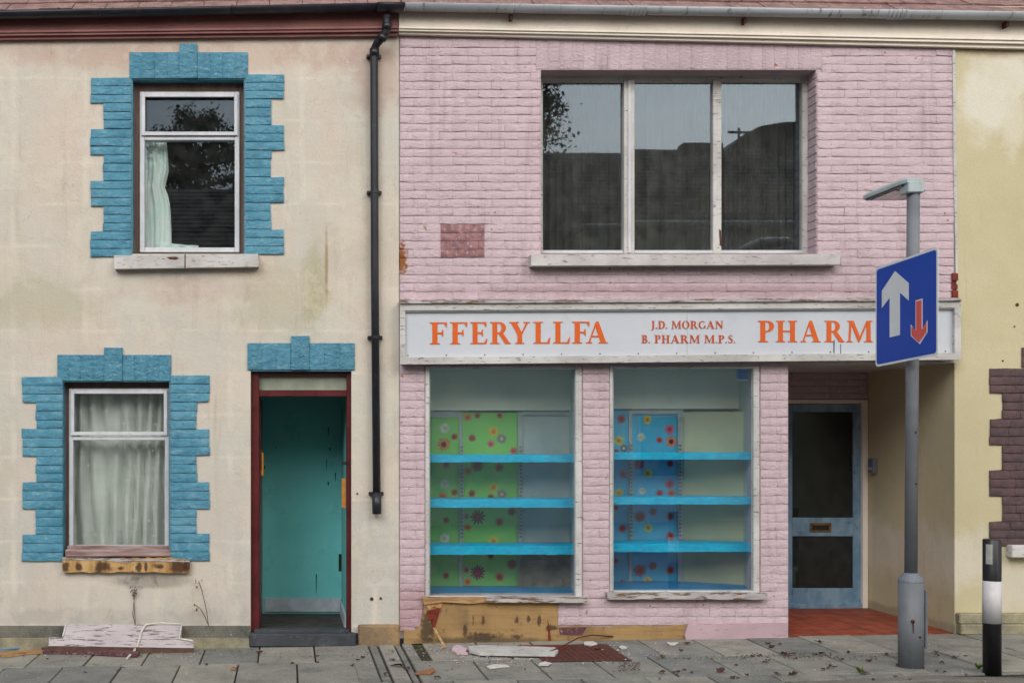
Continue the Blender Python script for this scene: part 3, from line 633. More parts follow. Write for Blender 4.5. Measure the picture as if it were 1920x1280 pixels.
# small fixings on the wall
b = MB()
for x, y, r in ((697, 1122, 3.5), (714, 1121, 2.5), (670, 925, 2), (604, 795, 0)):
    if r: p = P(x, y, 0); MB().tube([p+Vector((0, -.006, 0)), p+Vector((0, .002, 0))], r/219, 8).build('screw_hole', M['rust'], H1)
# fascia board, gutter, roof edge of the cream house
def fascia(xa, xb, y_top, y_step, y_bot, mat, parent):
    # each y is (left, right)
    def q(u, v, d0, d1):
        b = MB(); b.pxprism([(xa, u[0]), (xb, u[1]), (xb, v[1]), (xa, v[0])], d0, d1); return b
    q(y_top, y_step, -.06, -.001).build('fascia_board', mat, parent)
    m1 = tuple(y_step[i]+.22*(y_bot[i]-y_step[i]) for i in (0, 1)); m2 = tuple(y_step[i]+.55*(y_bot[i]-y_step[i]) for i in (0, 1))
    b = q(y_step, m1, -.085, -.002); q2 = q(m1, m2, -.072, -.003); q3 = q(m2, y_bot, -.045, -.002)
    for z in (q2, q3): b.add(z.v, z.f)
    b.build('moulding', mat, parent)
fascia(LXE, 746, (22, 12), (66-3, 49), (82-3, 67), M['maroon_board'], H1)
def gutter(pa, pb, r, mat, parent):
    return sweep_x(half_pipe(r), pa, pb).build('gutter', mat, parent, smooth=True)
GD = -.15
def Pg(px, py, d=GD): return P(px, py, d)
ga = Pg(LXE, 33); gb = Pg(757, 9)
gt = gutter(ga, gb, .056, M['black_plastic'], H1)
for px in (-220, 190, 437): 
    t = (px-LXE)/(757-LXE); o = ga.lerp(gb, t); sweep_x(half_pipe(.062, .005), o-Vector((.009, 0, 0)), o+Vector((.009, 0, 0))).build('gutter_bracket', M['black_plastic'], gt, True)
o = ga.lerp(gb, (733-LXE)/(757-LXE)); sweep_x(half_pipe(.066, .006), o-Vector((.12, 0, 0)), o+Vector((.10, 0, 0))).build('outlet', M['black_plastic'], gt, True)
# downpipe with its swan neck
pth = [Pg(726, 30), Pg(725, 52), P(723, 62, -.14), P(716, 72, -.12), P(707, 82, -.09), P(702, 92, -.065), P(701.5, 108, -.06), P(702.5, 500, -.06), P(706.5, 950, -.06)]
dp = MB().tube(pth, .034, 16); dp = dp.build('downpipe', M['black_plastic'], H1, True)
MB().tube([P(706, 925, -.06), P(706.6, 963, -.06)], .040, 16).build('shoe', M['black_plastic'], dp, True)
b = MB(); b.tube([Pg(725.5, 44), Pg(725, 56)], .042, 16); b.tube([P(702, 92, -.062), P(702, 106, -.06)], .042, 16); b.tube([P(720, 66, -.13), P(714, 75, -.115)], .042, 16); b.build('pipe_socket', M['black_plastic'], dp, True)
for px, py in ((702, 104), (702.5, 360), (704, 632), (706, 925)):
    b = MB(); p = P(px, py, -.06); b.tube([p-Vector((0, 0, .014)), p+Vector((0, 0, .014))], .039, 16)
    b.box(p.x-.062, p.x+.062, -.03, -.005, p.z-.014, p.z+.014); b.tube([(p.x-.055, -.06, p.z), (p.x-.055, 0, p.z)], .012, 8); b.build('pipe_bracket', M['black_plastic'], dp)
# roof tiles
def roof(xa, xb, ya, yb, parent, pitch=36):
    pa = P(xa, ya, -.13); pb = P(xb, yb, -.13); n = int((pb.x-pa.x)/.29)+1; c, s = math.cos(math.radians(pitch)), math.sin(math.radians(pitch))
    for r in range(3):
        for i in range(n):
            t0 = i/n; t1 = (i+1)/n; off = .5/n*(r % 2); a = pa.lerp(pb, min(1, t0+off)); e = pa.lerp(pb, min(1, t1+off))
            if e.x-a.x < .05: continue
            j = rnd.uniform(-.004, .004); y0 = r*.20; L_ = .27
            def v(p, dx, u, h): return (p.x+dx, p.y+u*c-h*s, p.z+u*s+h*c+j)
            h0 = .022; h1 = .004
            b = MB(); b.add([v(a, .003, y0, h0-.014), v(e, -.003, y0, h0-.014), v(e, -.003, y0+L_, h1-.012), v(a, .003, y0+L_, h1-.012), v(a, .003, y0, h0), v(e, -.003, y0, h0), v(e, -.003, y0+L_, h1), v(a, .003, y0+L_, h1)],
                [(0, 3, 2, 1), (4, 5, 6, 7), (0, 1, 5, 4), (1, 2, 6, 5), (2, 3, 7, 6), (3, 0, 4, 7)]); b.build('roof_tile', M['tile'], parent)
    y0 = .6; b = MB(); q = [Vector((pa.x, pa.y+.02, pa.z-.02)), Vector((pb.x, pb.y+.02, pb.z-.02)), Vector((pb.x, pb.y+4.5*c, pb.z+4.5*s-.02)), Vector((pa.x, pa.y+4.5*c, pa.z+4.5*s-.02))]
    b.prism(q, (0, 0, -.03)); b.build('roof', M['tile'], parent)
roof(LXE, 752, 30, 11, H1)
# ================================================================== PINK SHOP
H2 = thing('shop_building', (PXW(1200), .1, gz(3)), 'pink painted brick shop with two display windows and a recessed door', 'shop')
BW = (1013, 130, 1532, 476); W1 = (797, 686, 1092, 1119); W2 = (1143, 686, 1425, 1112); PO = (1478, 672, 1800, 1230)
b = slab_wall((749, 12, 1789, 1196), [BW, W1, W2, PO], .002, .28); wall2 = b.build('wall', M['pink'], H2); weld(wall2)
sold = (1005, 74, 1541, 130); silb = (996, 476, 1575, 497)
rects = course_bricks(750, 74, 1788, 562, 15.65, 49, [sold, BW, silb])
rects += course_bricks(750, 684, 796, 1124, 16.4, 60, [], 0); rects += course_bricks(1093, 684, 1142, 1119, 16.4, 60); rects += course_bricks(1426, 684, 1477, 1124, 16.4, 60)
rects += course_bricks(1046, 1122, 1477, 1171, 16.3, 49, [(1093-60, 1100, 1046, 1200)], .3)
rects += [(750, 1124, 793, 1141), (750, 1141, 792, 1158), (750, 1158, 789, 1174), (750, 1174, 778, 1182)]
def pick(a, b_, c, d):
    cx, cy = (a+c)/2, (b_+d)/2
    return M['red_brick'] if 826 < cx < 908 and 428 < cy < 476 else M['pink']
def cutpatch(rs):
    out = []
    for a, b_, c, d in rs:
        cy = (b_+d)/2
        if 428 < cy < 476 and a < 908 and c > 826:
            for u, v in ((a, min(c, 826)), (max(a, 826), min(c, 908)), (max(a, 908), c)):
                if v-u > 2: out.append((u, b_, v, d))
        else: out.append((a, b_, c, d))
    return out
lay_bricks(cutpatch(rects), wall2, M['pink'], rnd, proud=.005, wav=.0048, gap=.0018, lip=.0045, matf=pick)
soldiers(1005, 74, 1541, 130, 22.3, wall2, M['pink'], rnd, .005, .0012, .0006, .002)
# bricks on the right reveal of the big window
xrv = PXW(1532)
for k in range(22):
    za = PZ(130+k*15.7+15.7); zc_ = PZ(130+k*15.7)
    MB().bbox(xrv-.008+rnd.uniform(-.002, .002), xrv+.01, .004, .196, za+.0025, zc_-.0025, .004).build('brick', M['pink'], wall2)
b = MB(); b.box(PXW(1013)+.0, xrv, .0, .196, PZ(130)-.006, PZ(130)+.002); b.build('reveal', M['pink'], H2)
b = MB(); b.box(PXW(1013)-.002, PXW(1013)+.006, .0, .196, PZ(476), PZ(130)-.006); b.build('reveal', M['pink'], H2)
# upper picture window, three lights
gd = .2
b = MB()
for a, c in ((1000, 1018), (1170, 1190), (1337, 1353), (1505, 1522)):
    b.brect(a, 150, c, 476, gd-.045 if a in (1170,) else gd-.03, gd+.04, .004)
b.brect(998, 136, 1526, 150, gd-.03, gd+.04, .003); b.brect(1018, 150, 1505, 155, gd-.012, gd+.03, .002)
pw = b.build('window', M['flaky'], H2); pw['label'] = 'wide three light window of the upper floor'
b = MB(); b.brect(1178, 150, 1183, 474, gd-.056, gd-.044, .002); b.brect(1018, 469, 1505, 475, gd-.02, gd+.035, .002); b.build('bead', M['white'], pw)
for a, c in ((1018, 1170), (1190, 1337), (1353, 1505)): MB().rect(a-2, 152, c+2, 472, gd+.006, gd+.012).build('pane', M['glass'], pw).rotation_euler = (rnd.uniform(-.0015, .0015), 0, rnd.uniform(-.003, .003))
MB().pxprism([(1348, 430), (1352, 432), (1353, 462), (1350, 460)], gd-.033, gd-.0305).build('rust_streak', M['rust'], pw)
b = MB(); b.pxprism([(996, 477), (1575, 477), (1575, 496), (996, 498)], -.11, .17); b.build('window_sill', M['flaky'], H2)
room(1.9, 4.9, .281, 3.2, 2.7, 5.1, M['room'], H2)
# shop display windows
def shopwin(op, a, c, t, d, slx0, slx1, sly0, sly1, smat):
    x0, y0, x1, y1 = op; b = MB()
    b.brect(x0+.5, y0, a, y1, -.012, .049); b.brect(c, y0, x1-.5, y1, -.012, .049); b.brect(a, y0, c, t, -.010, .049); b.brect(a, d, c, y1, -.010, .049)
    w_ = b.build('window', M['flaky'], H2); MB().rect(a-5, t-3, c+5, d+3, .05, .058).build('pane', M['shop_glass'], w_)
    b = MB(); b.brect(a, t, a+1.5, d, .02, .0485, .002); b.brect(c-1.5, t, c, d, .02, .0485, .002); b.build('glazing_bead', M['white'], w_)
    s_ = MB(); n = 14; top = [(slx0+(slx1-slx0)*i/n, sly0+rnd.uniform(-.4, .6)) for i in range(n+1)]; bot = [(slx1-(slx1-slx0)*i/n, sly1+rnd.uniform(-.8, .8)) for i in range(n+1)]
    s_.pxprism(top+bot, -.075, .02); s_.build('sill', smat, w_); return w_
win1 = shopwin(W1, 805, 1079, 692, 1117, 912, 1101, 1119, 1129, M['flaky_heavy'])
win2 = shopwin(W2, 1149, 1413, 691, 1107, 1139, 1439, 1111, 1123, M['flaky_heavy'])
b = MB(); b.pxprism([(792, 1120), (808, 1122), (850, 1119), (918, 1119), (930, 1127), (880, 1131), (830, 1128), (795, 1133)], -.045, .02); b.build('split_sill_timber', M['bare_strip'], win1)
b = MB(); b.rect(797, 1129, 800, 1130, -.03, .01); 
# stall riser: exposed plywood, plank, pink base board
b = MB(); b.pxprism([(798, 1129), (1046, 1128), (1046, 1203), (757, 1206), (757, 1180), (778, 1182), (790, 1168), (793, 1150), (797, 1140)], -.018, .0); b.build('plywood_panel', M['ply'], H2)
b = MB(); pts = [(1046, 1172)]+[(1046+i*12, 1173+rnd.uniform(-1.5, 1.8)-(.8 if i > 8 else 0)) for i in range(1, 20)]+[(1286, 1170), (1289, 1182), (1285, 1197), (1046, 1203)]
b.pxprism(pts, -.022, -.001); b.build('plywood_panel', M['ply'], H2)
b = MB(); b.pxprism([(1048, 1176), (1100, 1175), (1092, 1190), (1050, 1189)], -.0265, -.0225); b.build('paint_remnant', M['purple_wood'], H2)
b = MB(); b.pxprism([(1290, 1171), (1476, 1168), (1478, 1195), (1287, 1199), (1284, 1190)], -.05, -.002); b.build('base_board', M['pink_board'], H2)
b = MB(); b.rect(757, 1203, 1286, 1208, -.008, .1); b.build('base_gap', M['dark'], H2)
b = MB(); b.pxprism([(801, 1145), (827, 1138), (820, 1160), (815, 1177), (810, 1176), (811, 1160), (803, 1163)], -.03, -.0185); b.build('splintered_timber', M['red_timber'], H2)
b = MB(); b.pxprism([(1027, 1160), (1031, 1178), (1034, 1202), (1028, 1202)], -.021, -.0185); b.build('splintered_timber', M['red_timber'], H2)
b = MB(); b.pxprism([(797, 1118), (830, 1131), (826, 1140), (812, 1137), (806, 1143), (800, 1136), (796, 1140)], -.028, -.0185); b.build('splintered_timber', M['rotten'], H2)
# display box behind each window
def display_box(x0, x1, z0, z1, d1, parent):
    b = MB(); b.add([(x0, .10, z0), (x1, .10, z0), (x1, d1, z0), (x0, d1, z0), (x0, .10, z1), (x1, .10, z1), (x1, d1, z1), (x0, d1, z1)], [(3, 2, 6, 7), (0, 3, 7, 4), (1, 5, 6, 2), (4, 7, 6, 5)])
    return b.build('display_recess', M['white_panel'], parent)
DB = .56
display_box(PXW(790), PXW(1097), PZ(1125), PZ(680), DB+.25, H2); display_box(PXW(1136), PXW(1429), PZ(1116), PZ(680), DB+.25, H2)
for a, c, t, d in ((788, 1097, 1117, 0), (1136, 1430, 1108, 0)):
    zf = PZ(t, .1)-.012; zk = PZ(t-20, DB+.02); xa, xc = PXW(a), PXW(c)
    MB().add([(xa, .10, zf), (xc, .10, zf), (xc, DB+.02, zk), (xa, DB+.02, zk), (xa, .10, zf-.04), (xc, .10, zf-.04), (xc, DB+.02, zf-.04), (xa, DB+.02, zf-.04)], [(0, 1, 2, 3), (4, 7, 6, 5), (0, 4, 5, 1), (1, 5, 6, 2), (2, 6, 7, 3), (3, 7, 4, 0)]).build('display_floor', M['cyan_floor'], H2)
FC = {'w': (214, 218, 224), 'c': (176, 28, 58), 'o': (226, 120, 60), 'y': (222, 206, 66), 'm': (140, 112, 160), 'r': (206, 58, 48), 'p': (214, 90, 120), 'd': (130, 24, 46), 'u': (84, 56, 120)}
FM = {k: simple('flower_print_'+n_, col(*FC[k]), col(*[int(v*.86) for v in FC[k]]), .6, 30, 0) for k, n_ in zip(FC, ('white', 'crimson', 'orange', 'yellow', 'mauve', 'red', 'pink', 'maroon', 'purple'))}
FM['k'] = simple('flower_centre_dark', col(40, 26, 24), None, .6, 5, 0)
def flower(px, py, r, k, d, parent, centre=None):
    c = P(px, py, d); R_ = r/2.78*(DIST+d)/F; n = rnd.choice((11, 13, 15)); b = MB(); ph = rnd.random()
    pts = []
    for i in range(n*4):
        a = 2*PI*i/(n*4)+ph; q = (.5, .9, 1.0, .9)[i % 4]*(1 if i % 8 < 4 else .9); pts.append(Vector((c.x+math.cos(a)*R_*q, d-.0015, c.z+math.sin(a)*R_*q)))
    b.prism(pts, (0, .001, 0)); o = b.build('flower_print', FM[k], parent)
    cm = centre or ('k' if k == 'o' and r > 30 else {'y': 'o', 'w': 'y', 'c': 'd', 'r': 'd', 'p': 'c', 'm': 'y', 'd': 'c', 'u': 'y', 'o': 'r'}[k])
    b = MB(); b.prism([Vector((c.x+math.cos(2*PI*i/10)*R_*.36, d-.0026, c.z+math.sin(2*PI*i/10)*R_*.36)) for i in range(10)], (0, .0009, 0)); b.mi = 0
    pe = b; o2 = pe.build('flower_print', FM[cm], parent)
def panel(x0, y0, x1, y1, d, mat, name, label, cat, fl=(), ox=0, frame=True, group=None, skew=0):
    b = MB(); a = P(x0, y0, d); c = P(x1, y1, d)
    b.add([(a.x, d, c.z), (c.x, d-skew, c.z), (c.x, d-skew, a.z), (a.x, d, a.z), (a.x, d+.01, c.z), (c.x, d-skew+.01, c.z), (c.x, d-skew+.01, a.z), (a.x, d+.01, a.z)], [(0, 1, 2, 3), (4, 7, 6, 5), (0, 4, 5, 1), (1, 5, 6, 2), (2, 6, 7, 3), (3, 7, 4, 0)])
    root = b.build(name, mat); tag(root, label, cat, group)
    for fx, fy, r, k in fl:
        px, py = fx/2.782+ox, fy/2.782+680
        rr = r/2.78
        if x0+rr*.4 < px < x1-rr*.4 and y0+rr*.4 < py < y1-rr*.4: flower(px, py, min(r, (px-x0-.5)*2.78, (x1-px-.5)*2.78, (py-y0-.5)*2.78, (y1-py-.5)*2.78), k, d, root)
    return root
fl1 = [(150, 340, 30, 'w'), (200, 385, 20, 'c'), (145, 425, 38, 'o'), (292, 392, 22, 'c'), (404, 358, 34, 'y'), (447, 395, 28, 'm'), (390, 423, 22, 'p'), (508, 458, 22, 'p'), (320, 275, 24, 'c'), (437, 275, 22, 'r'), (270, 284, 24, 'o'),
 (157, 532, 22, 'c'), (320, 535, 38, 'c'), (435, 545, 26, 'r'), (270, 565, 24, 'o'), (150, 632, 30, 'w'), (200, 675, 22, 'c'), (292, 680, 22, 'c'), (404, 650, 34, 'y'), (447, 685, 28, 'm'), (157, 820, 20, 'r'), (322, 805, 42, 'd'), (435, 828, 26, 'r'), (264, 800, 18, 'p'), (270, 856, 24, 'o'),
 (150, 915, 30, 'w'), (404, 930, 34, 'y'), (500, 775, 26, 'c'), (157, 1108, 20, 'c'), (322, 1092, 42, 'd'), (437, 1115, 26, 'r'), (264, 1080, 18, 'p'), (500, 1050, 32, 'd'), (270, 1140, 22, 'o'), (390, 1005, 20, 'c'), (140, 700, 30, 'o'), (390, 700, 20, 'c')]
fl2 = [(125, 293, 26, 'r'), (260, 296, 28, 'y'), (112, 405, 30, 'y'), (138, 445, 22, 'u'), (228, 387, 25, 'w'), (323, 402, 20, 'r'), (377, 347, 30, 'p'), (385, 410, 34, 'o'), (98, 462, 16, 'r'), (218, 528, 32, 'c'), (263, 575, 28, 'y'), (135, 580, 28, 'p'), (377, 630, 30, 'p'), (233, 668, 22, 'w'),
 (325, 680, 22, 'r'), (385, 680, 25, 'o'), (112, 677, 28, 'y'), (380, 525, 22, 'c'), (222, 800, 36, 'c'), (290, 775, 24, 'd'), (380, 800, 25, 'r'), (265, 860, 26, 'y'), (380, 903, 26, 'r'), (132, 862, 26, 'r'), (98, 755, 16, 'r'), (222, 1082, 38, 'c'), (290, 1058, 24, 'd'), (380, 1080, 26, 'r'), (262, 1135, 26, 'y'), (132, 1145, 26, 'r'), (98, 1033, 18, 'c')]
panel(780, 782, 861, 1104, DB, M['green_panel'], 'display_panel', 'narrow lime green flower print panel at the left of the left shop window', 'display panel', fl1, 780)
panel(867, 772, 971, 1104, DB+.01, M['green_panel'], 'display_panel', 'wide lime green flower print panel in the middle of the left shop window', 'display panel', fl1, 780)
panel(980, 778, 1088, 1020, DB+.01, M['white_panel'], 'display_panel', 'plain whitish board at the right of the left shop window', 'display panel')
panel(1120, 768, 1179, 1100, DB, M['blue_panel'], 'display_panel', 'narrow sky blue flower print panel at the left of the right shop window', 'display panel', fl2, 1120)
panel(1185, 776, 1271, 1100, DB+.01, M['blue_panel'], 'display_panel', 'wide sky blue flower print panel in the middle of the right shop window', 'display panel', fl2, 1120)
panel(1281, 772, 1430, 1104, DB, M['cream_panel'], 'display_panel', 'plain cream board at the right of the right shop window', 'display panel', skew=.22)
for a, c, lab_ in ((780, 1100, 'grey green board across the top of the left shop window'), (1120, 1440, 'grey green board across the top of the right shop window')):
    tag(MB().rect(a, 672, c, 769 if a == 780 else 766, DB-.04, DB-.02).build('header_board', M['head_panel']), lab_, 'header board')
b = MB()    # crumpled cloth low in window one
nx, nz2 = 22, 14
vs = []
for j in range(nz2+1):
    for i in range(nx+1):
        p = P(972+i*(1082-972)/nx+(6-j*.7 if i < 3 else 0), 1030+j*(1106-1030)/nz2, DB-.02); vs.append((p.x, DB-.03-.05*abs(mnoise.noise(Vector((i*.35, j*.4, 1)))), p.z))
b.add(vs, [(j*(nx+1)+i, j*(nx+1)+i+1, (j+1)*(nx+1)+i+1, (j+1)*(nx+1)+i) for j in range(nz2) for i in range(nx)])
tag(b.build('cloth', M['crumple'], None, True), 'crumpled brown cloth bunched at the bottom right of the left shop window', 'cloth')
# shelving
def shelving(label, x0, x1, fronts, ups, rail, up0, up1):
    base = P((x0+x1)/2, fronts[-1][1], .4); root = thing('shelving', base, label, 'shelves')
    for ya, yb in fronts:
        a = P(x0, ya, .16); c = P(x1, yb, .16); b = MB(); n = 26; top = []; 
        vs = []
        for i in range(n+1):
            x = a.x+(c.x-a.x)*i/n; w1 = .003*math.sin(i*.8)+rnd.uniform(-.0015, .0015); w2 = rnd.uniform(-.002, .002)
            vs += [(x, .16+rnd.uniform(-.002, .002), c.z+w2), (x, .158+rnd.uniform(-.002, .002), a.z-.006+w1), (x, .17, a.z+w1), (x, DB-.05, a.z+w1*.5), (x, DB-.05, c.z+.01), (x, .175, c.z+w2)]
        b.add(vs, [(i*6+k, (i+1)*6+k, (i+1)*6+(k+1) % 6, i*6+(k+1) % 6) for i in range(n) for k in range(6)]+[tuple(range(6)), tuple(n*6+k for k in range(6))])
        b.build('shelf', M['cyan'], root)
    for u in ups:
        st = MB(); st.rect(u-3, up0, u+3, up1, DB-.03, DB-.012); o = st.build('upright', M['ali'], root)
        sb = MB(); y = up0+3
        while y < up1-6: sb.rect(u-1.6, y, u-.2, y+4, DB-.0315, DB-.0302); sb.rect(u+.6, y, u+1.8, y+4, DB-.0315, DB-.0302); y += 7
        sb.build('slots', M['slot'], o)
    for (a_, t_, c_, d_) in rail: MB().rect(a_, t_, c_, d_, DB-.01, DB+.004).build('panel_edge', M['ali'], root)
    return root
shelving('three cyan cloth covered shelves on slotted uprights in the left shop window', 795, 1085, [(852, 866), (936, 951), (1023, 1039)], (865.5, 976), [(861, 769, 867, 1104), (971, 772, 980, 1104), (780, 770, 861, 782), (980, 769, 1085, 778)], 833, 1016)
shelving('three cyan cloth covered shelves on slotted uprights in the right shop window', 1140, 1420, [(848, 861), (932, 945), (1019, 1034)], (1184, 1275.5), [(1179, 769, 1185, 1100), (1271, 766, 1281, 1100), (1185, 766, 1271, 776)], 830, 1010)
# ---- recessed porch
RB = 1.5; xpl = PXW(1478); xpr = PXW(1790)
zso = PZ(680)+.0
MB().box(xpl-.06, xpl, .281, RB+.2, -.05, zso+.1).build('porch_wall', M['pink'], H2)
MB().box(xpl, xpr-.001, .0, RB, zso, zso+.04).build('porch_soffit', M['flaky'], H2)
b = MB(); b.box(xpl, xpr-.001, RB, RB+.12, PZ(748, RB), zso+.03); bw_ = b.build('porch_back_wall', M['pink'], H2)
lay_bricks(course_bricks(1478-VX and 1440, 698, 1627, 748, 12.8, 43), bw_, M['pink'], rnd, proud=.01, y0=RB)
fzp = PZ(1140, RB)-.0; dm = MB()
b = MB()
b.brect(1618, 749, 1628, 1142, RB-.02, RB+.12, .004); b.brect(1440, 749, 1617.8, 756, RB-.018, RB+.12, .002); fr_ = b.build('door_frame', M['cream_board'], H2)
b = MB(); dY = RB+.02
b.brect(1470, 757, 1486, 1140, dY, dY+.045); b.brect(1600, 757, 1617, 1140, dY, dY+.045); b.brect(1486, 757, 1600, 772, dY+.001, dY+.045); b.brect(1486, 970, 1600, 1005, dY+.001, dY+.045); b.brect(1486, 1102, 1600, 1132, dY+.001, dY+.045); b.brect(1470, 1131, 1617, 1141, dY-.03, dY+.04, .006)
door2 = b.build('door', M['door_blue'], H2); door2['label'] = 'powder blue glazed shop door with letterbox'
for y0_, y1_ in ((771, 971), (1004, 1103)): MB().rect(1485, y0_, 1601, y1_, dY+.02, dY+.026).build('pane', glass('door_glass', .07, (.3, .3, .28), .01, .015) if y0_ == 771 else bpy.data.materials['door_glass'], door2)
lb = MB().brect(1519, 980, 1559, 997, dY-.008, dY+.002, .003).build('letterbox', M['brass'], door2); 
b = MB(); b.brect(1523, 984, 1555, 993, dY-.012, dY-.007, .002); b.add([], []); lb2 = MB()
MB().brect(1523, 984, 1555, 993, dY-.012, dY-.0075, .002).build('letterbox', M['dark'], door2)
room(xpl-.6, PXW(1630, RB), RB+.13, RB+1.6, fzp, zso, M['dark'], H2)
b = MB(); b.rect(1440, 1134, 1630, 1150, RB, RB+.12); b.build('threshold', M['slate'], H2)
# quarry tiled porch floor
zf0 = gz(xpl); pf = thing('porch_floor', ((xpl+xpr)/2, .7, gz(4.9)), 'red quarry tiled floor of the recessed shop entrance', 'tiled floor')
b = MB(); b.add([(xpl, .012, gz(xpl)-.004), (xpr, .012, gz(xpr)-.004), (xpr, RB, gz(xpr)-.004), (xpl, RB, gz(xpl)-.004)], [(0, 1, 2, 3)]); b.build('grout', M['grout'], pf)
nxp = 9; nyp = 10
def tz(x, y): return gz(x)*(1-y/RB*.8)+.003+ (PZ(1143, RB)-gz(4.0))*0
for i in range(nxp):
    for j in range(nyp):
        x0 = xpl+(xpr-xpl)*i/nxp+.003; x1 = xpl+(xpr-xpl)*(i+1)/nxp-.003; y0 = .012+(RB-.012)*j/nyp+.003; y1 = .012+(RB-.012)*(j+1)/nyp-.003
        h = .004+rnd.uniform(0, .0015); b = MB(); b.add([(x0, y0, gz(x0)+h), (x1, y0, gz(x1)+h), (x1, y1, gz(x1)+h), (x0, y1, gz(x0)+h), (x0, y0, gz(x0)-.01), (x1, y0, gz(x1)-.01), (x1, y1, gz(x1)-.01), (x0, y1, gz(x0)-.01)],
            [(0, 1, 2, 3), (0, 4, 5, 1), (1, 5, 6, 2), (2, 6, 7, 3), (3, 7, 4, 0)]); b.build('floor_tile', M['quarry'], pf)
# fascia and gutter of the shop, running on over the yellow house
fascia(748, 2300, (12, 28), (50, 78), (64, 100), M['cream_board'], H2)
ga = Pg(759, 9); gb = Pg(2300, 32)
gt2 = gutter(ga, gb, .056, M['grey_plastic'], H2)
for px in (960, 1400, 1893):
    o = ga.lerp(gb, (px-759)/(2300-759)); sweep_x(half_pipe(.061, .005), o-Vector((.008, 0, 0)), o+Vector((.008, 0, 0))).build('gutter_bracket', M['grey_plastic'], gt2, True)
    MB().box(o.x-.01, o.x+.01, GD+.02, -.06, o.z-.10, o.z-.05).build('gutter_bracket', M['rust'], gt2)
for px in (1192, 1680):
    o = ga.lerp(gb, (px-759)/(2300-759))
    for k in range(5): q = o+Vector((-.07+k*.035, 0, 0)); sweep_x(half_pipe(.063, .006), q-Vector((.010, 0, 0)), q+Vector((.006, 0, 0))).build('gutter_joint', M['grey_plastic'], gt2, True)
roof(754, 2300, 10, 32, H2)
# ---- shop sign
SD = -.12
sign = thing('shop_sign', P(1276, 684, -.06), 'long white shop fascia sign with orange serif lettering reading FFERYLLFA and PHARM', 'shop sign')
MB().pxprism([(752, 570), (1800, 566), (1800, 673), (752, 681)], -.085, .001).build('board', M['sign_white'], sign)
b = MB()
b.pxprism([(750, 569), (1802, 564), (1802, 577), (750, 582)], SD, -.084); b.pxprism([(750, 670), (1802, 661), (1802, 674), (750, 683)], SD, -.084)
b.pxprism([(750, 582.2), (760, 582.1), (760, 669.8), (750, 669.9)], SD+.001, -.084); b.pxprism([(1790, 577.2), (1802, 577.2), (1802, 660.9), (1790, 660.9)], SD+.001, -.084)
fr = b.build('frame', M['flaky'], sign)
b = MB(); b.pxprism([(750, 563), (1800, 558), (1804, 563.5), (750, 568.8)], SD-.02, .0); b.build('top_ledge', M['flaky_heavy'], sign)
b = MB(); b.pxprism([(759, 577), (1791, 572), (1791, 580), (759, 585)], SD+.015, -.083); b.build('inner_bead', M['white'], sign)
b = MB(); b.rect(1288, 580, 1289, 664, -.0865, -.085); b.build('board_joint', M['ali'], sign)
MB().pxprism([(1563, 638), (1565, 638), (1564.5, 664), (1563, 660)], -.0868, -.0848).build('crack', M['dark'], sign)
MB().pxprism([(1576, 645), (1577, 645), (1577, 668), (1576, 666)], -.0868, -.0848).build('crack', M['slot'], sign)
b = MB()
for i in range(15):
    for yy, kk in ((582.5-i*.25, 0), (666-i*.55, 1)):
        if i*72+765 > 1785: continue
        p = P(765+i*72, yy, -.088); b.tube([p+Vector((0, -.002, 0)), p+Vector((0, .004, 0))], .0055, 6)
b.build('screw', M['rust'], sign)
def arc(cx, cy, rx, ry, a0, a1, n=9): return [(cx+rx*math.cos(math.radians(a0+(a1-a0)*i/n)), cy+ry*math.sin(math.radians(a0+(a1-a0)*i/n))) for i in range(n+1)]
def stroke(cl, ws):
    l, r = [], []
    for i, (x, y) in enumerate(cl):
        x0, y0 = cl[max(0, i-1)]; x1, y1 = cl[min(len(cl)-1, i+1)]; d = math.hypot(x1-x0, y1-y0); nx, ny = -(y1-y0)/d, (x1-x0)/d; w_ = ws[min(int(i*len(ws)/len(cl)), len(ws)-1)] if len(ws) != len(cl) else ws[i]
        l.append((x+nx*w_/2, y+ny*w_/2)); r.append((x-nx*w_/2, y-ny*w_/2))
    return l+r[::-1]
Ft = [(0, 0), (.44, 0), (.44, .035), (.33, .06), (.33, .46), (.5, .46), (.55, .36), (.585, .36), (.585, .66), (.55, .66), (.5, .54), (.33, .54), (.33, .94), (.62, .94), (.70, .79), (.745, .79), (.745, 1), (0, 1), (0, .965), (.11, .94), (.11, .06), (0, .035)]
Et = [(0, 0), (.75, 0), (.79, .24), (.745, .24), (.65, .06), (.33, .06), (.33, .46), (.5, .46), (.55, .36), (.585, .36), (.585, .66), (.55, .66), (.5, .54), (.33, .54), (.33, .94), (.62, .94), (.70, .79), (.745, .79), (.745, 1), (0, 1), (0, .965), (.11, .94), (.11, .06), (0, .035)]
Lt = [(0, 0), (.72, 0), (.76, .27), (.715, .27), (.62, .06), (.33, .06), (.33, .94), (.44, .965), (.44, 1), (0, 1), (0, .965), (.11, .94), (.11, .06), (0, .035)]
bowl = arc(.42, .73, .31, .27, 90, -90)
Pt = ([(0, 0), (.46, 0), (.46, .035), (.33, .06), (.33, .44)]+[(x, .03+y*.97) for x, y in bowl[::-1]][0:]+[(0, 1), (0, .965), (.11, .94), (.11, .06), (0, .035)], [[(.33, .53)]+arc(.40, .735, .12, .205, -90, 90)+[(.33, .94)]])
Rt = ([(0, 0), (.44, 0), (.44, .035), (.33, .06), (.33, .46), (.40, .46), (.70, 0), (.97, 0), (.97, .035), (.90, .06), (.60, .50)]+arc(.44, .735, .30, .265, -52, 90)+[(0, 1), (0, .965), (.11, .94), (.11, .06), (0, .035)], [[(.33, .53)]+arc(.41, .735, .125, .205, -90, 90)+[(.33, .94)]])
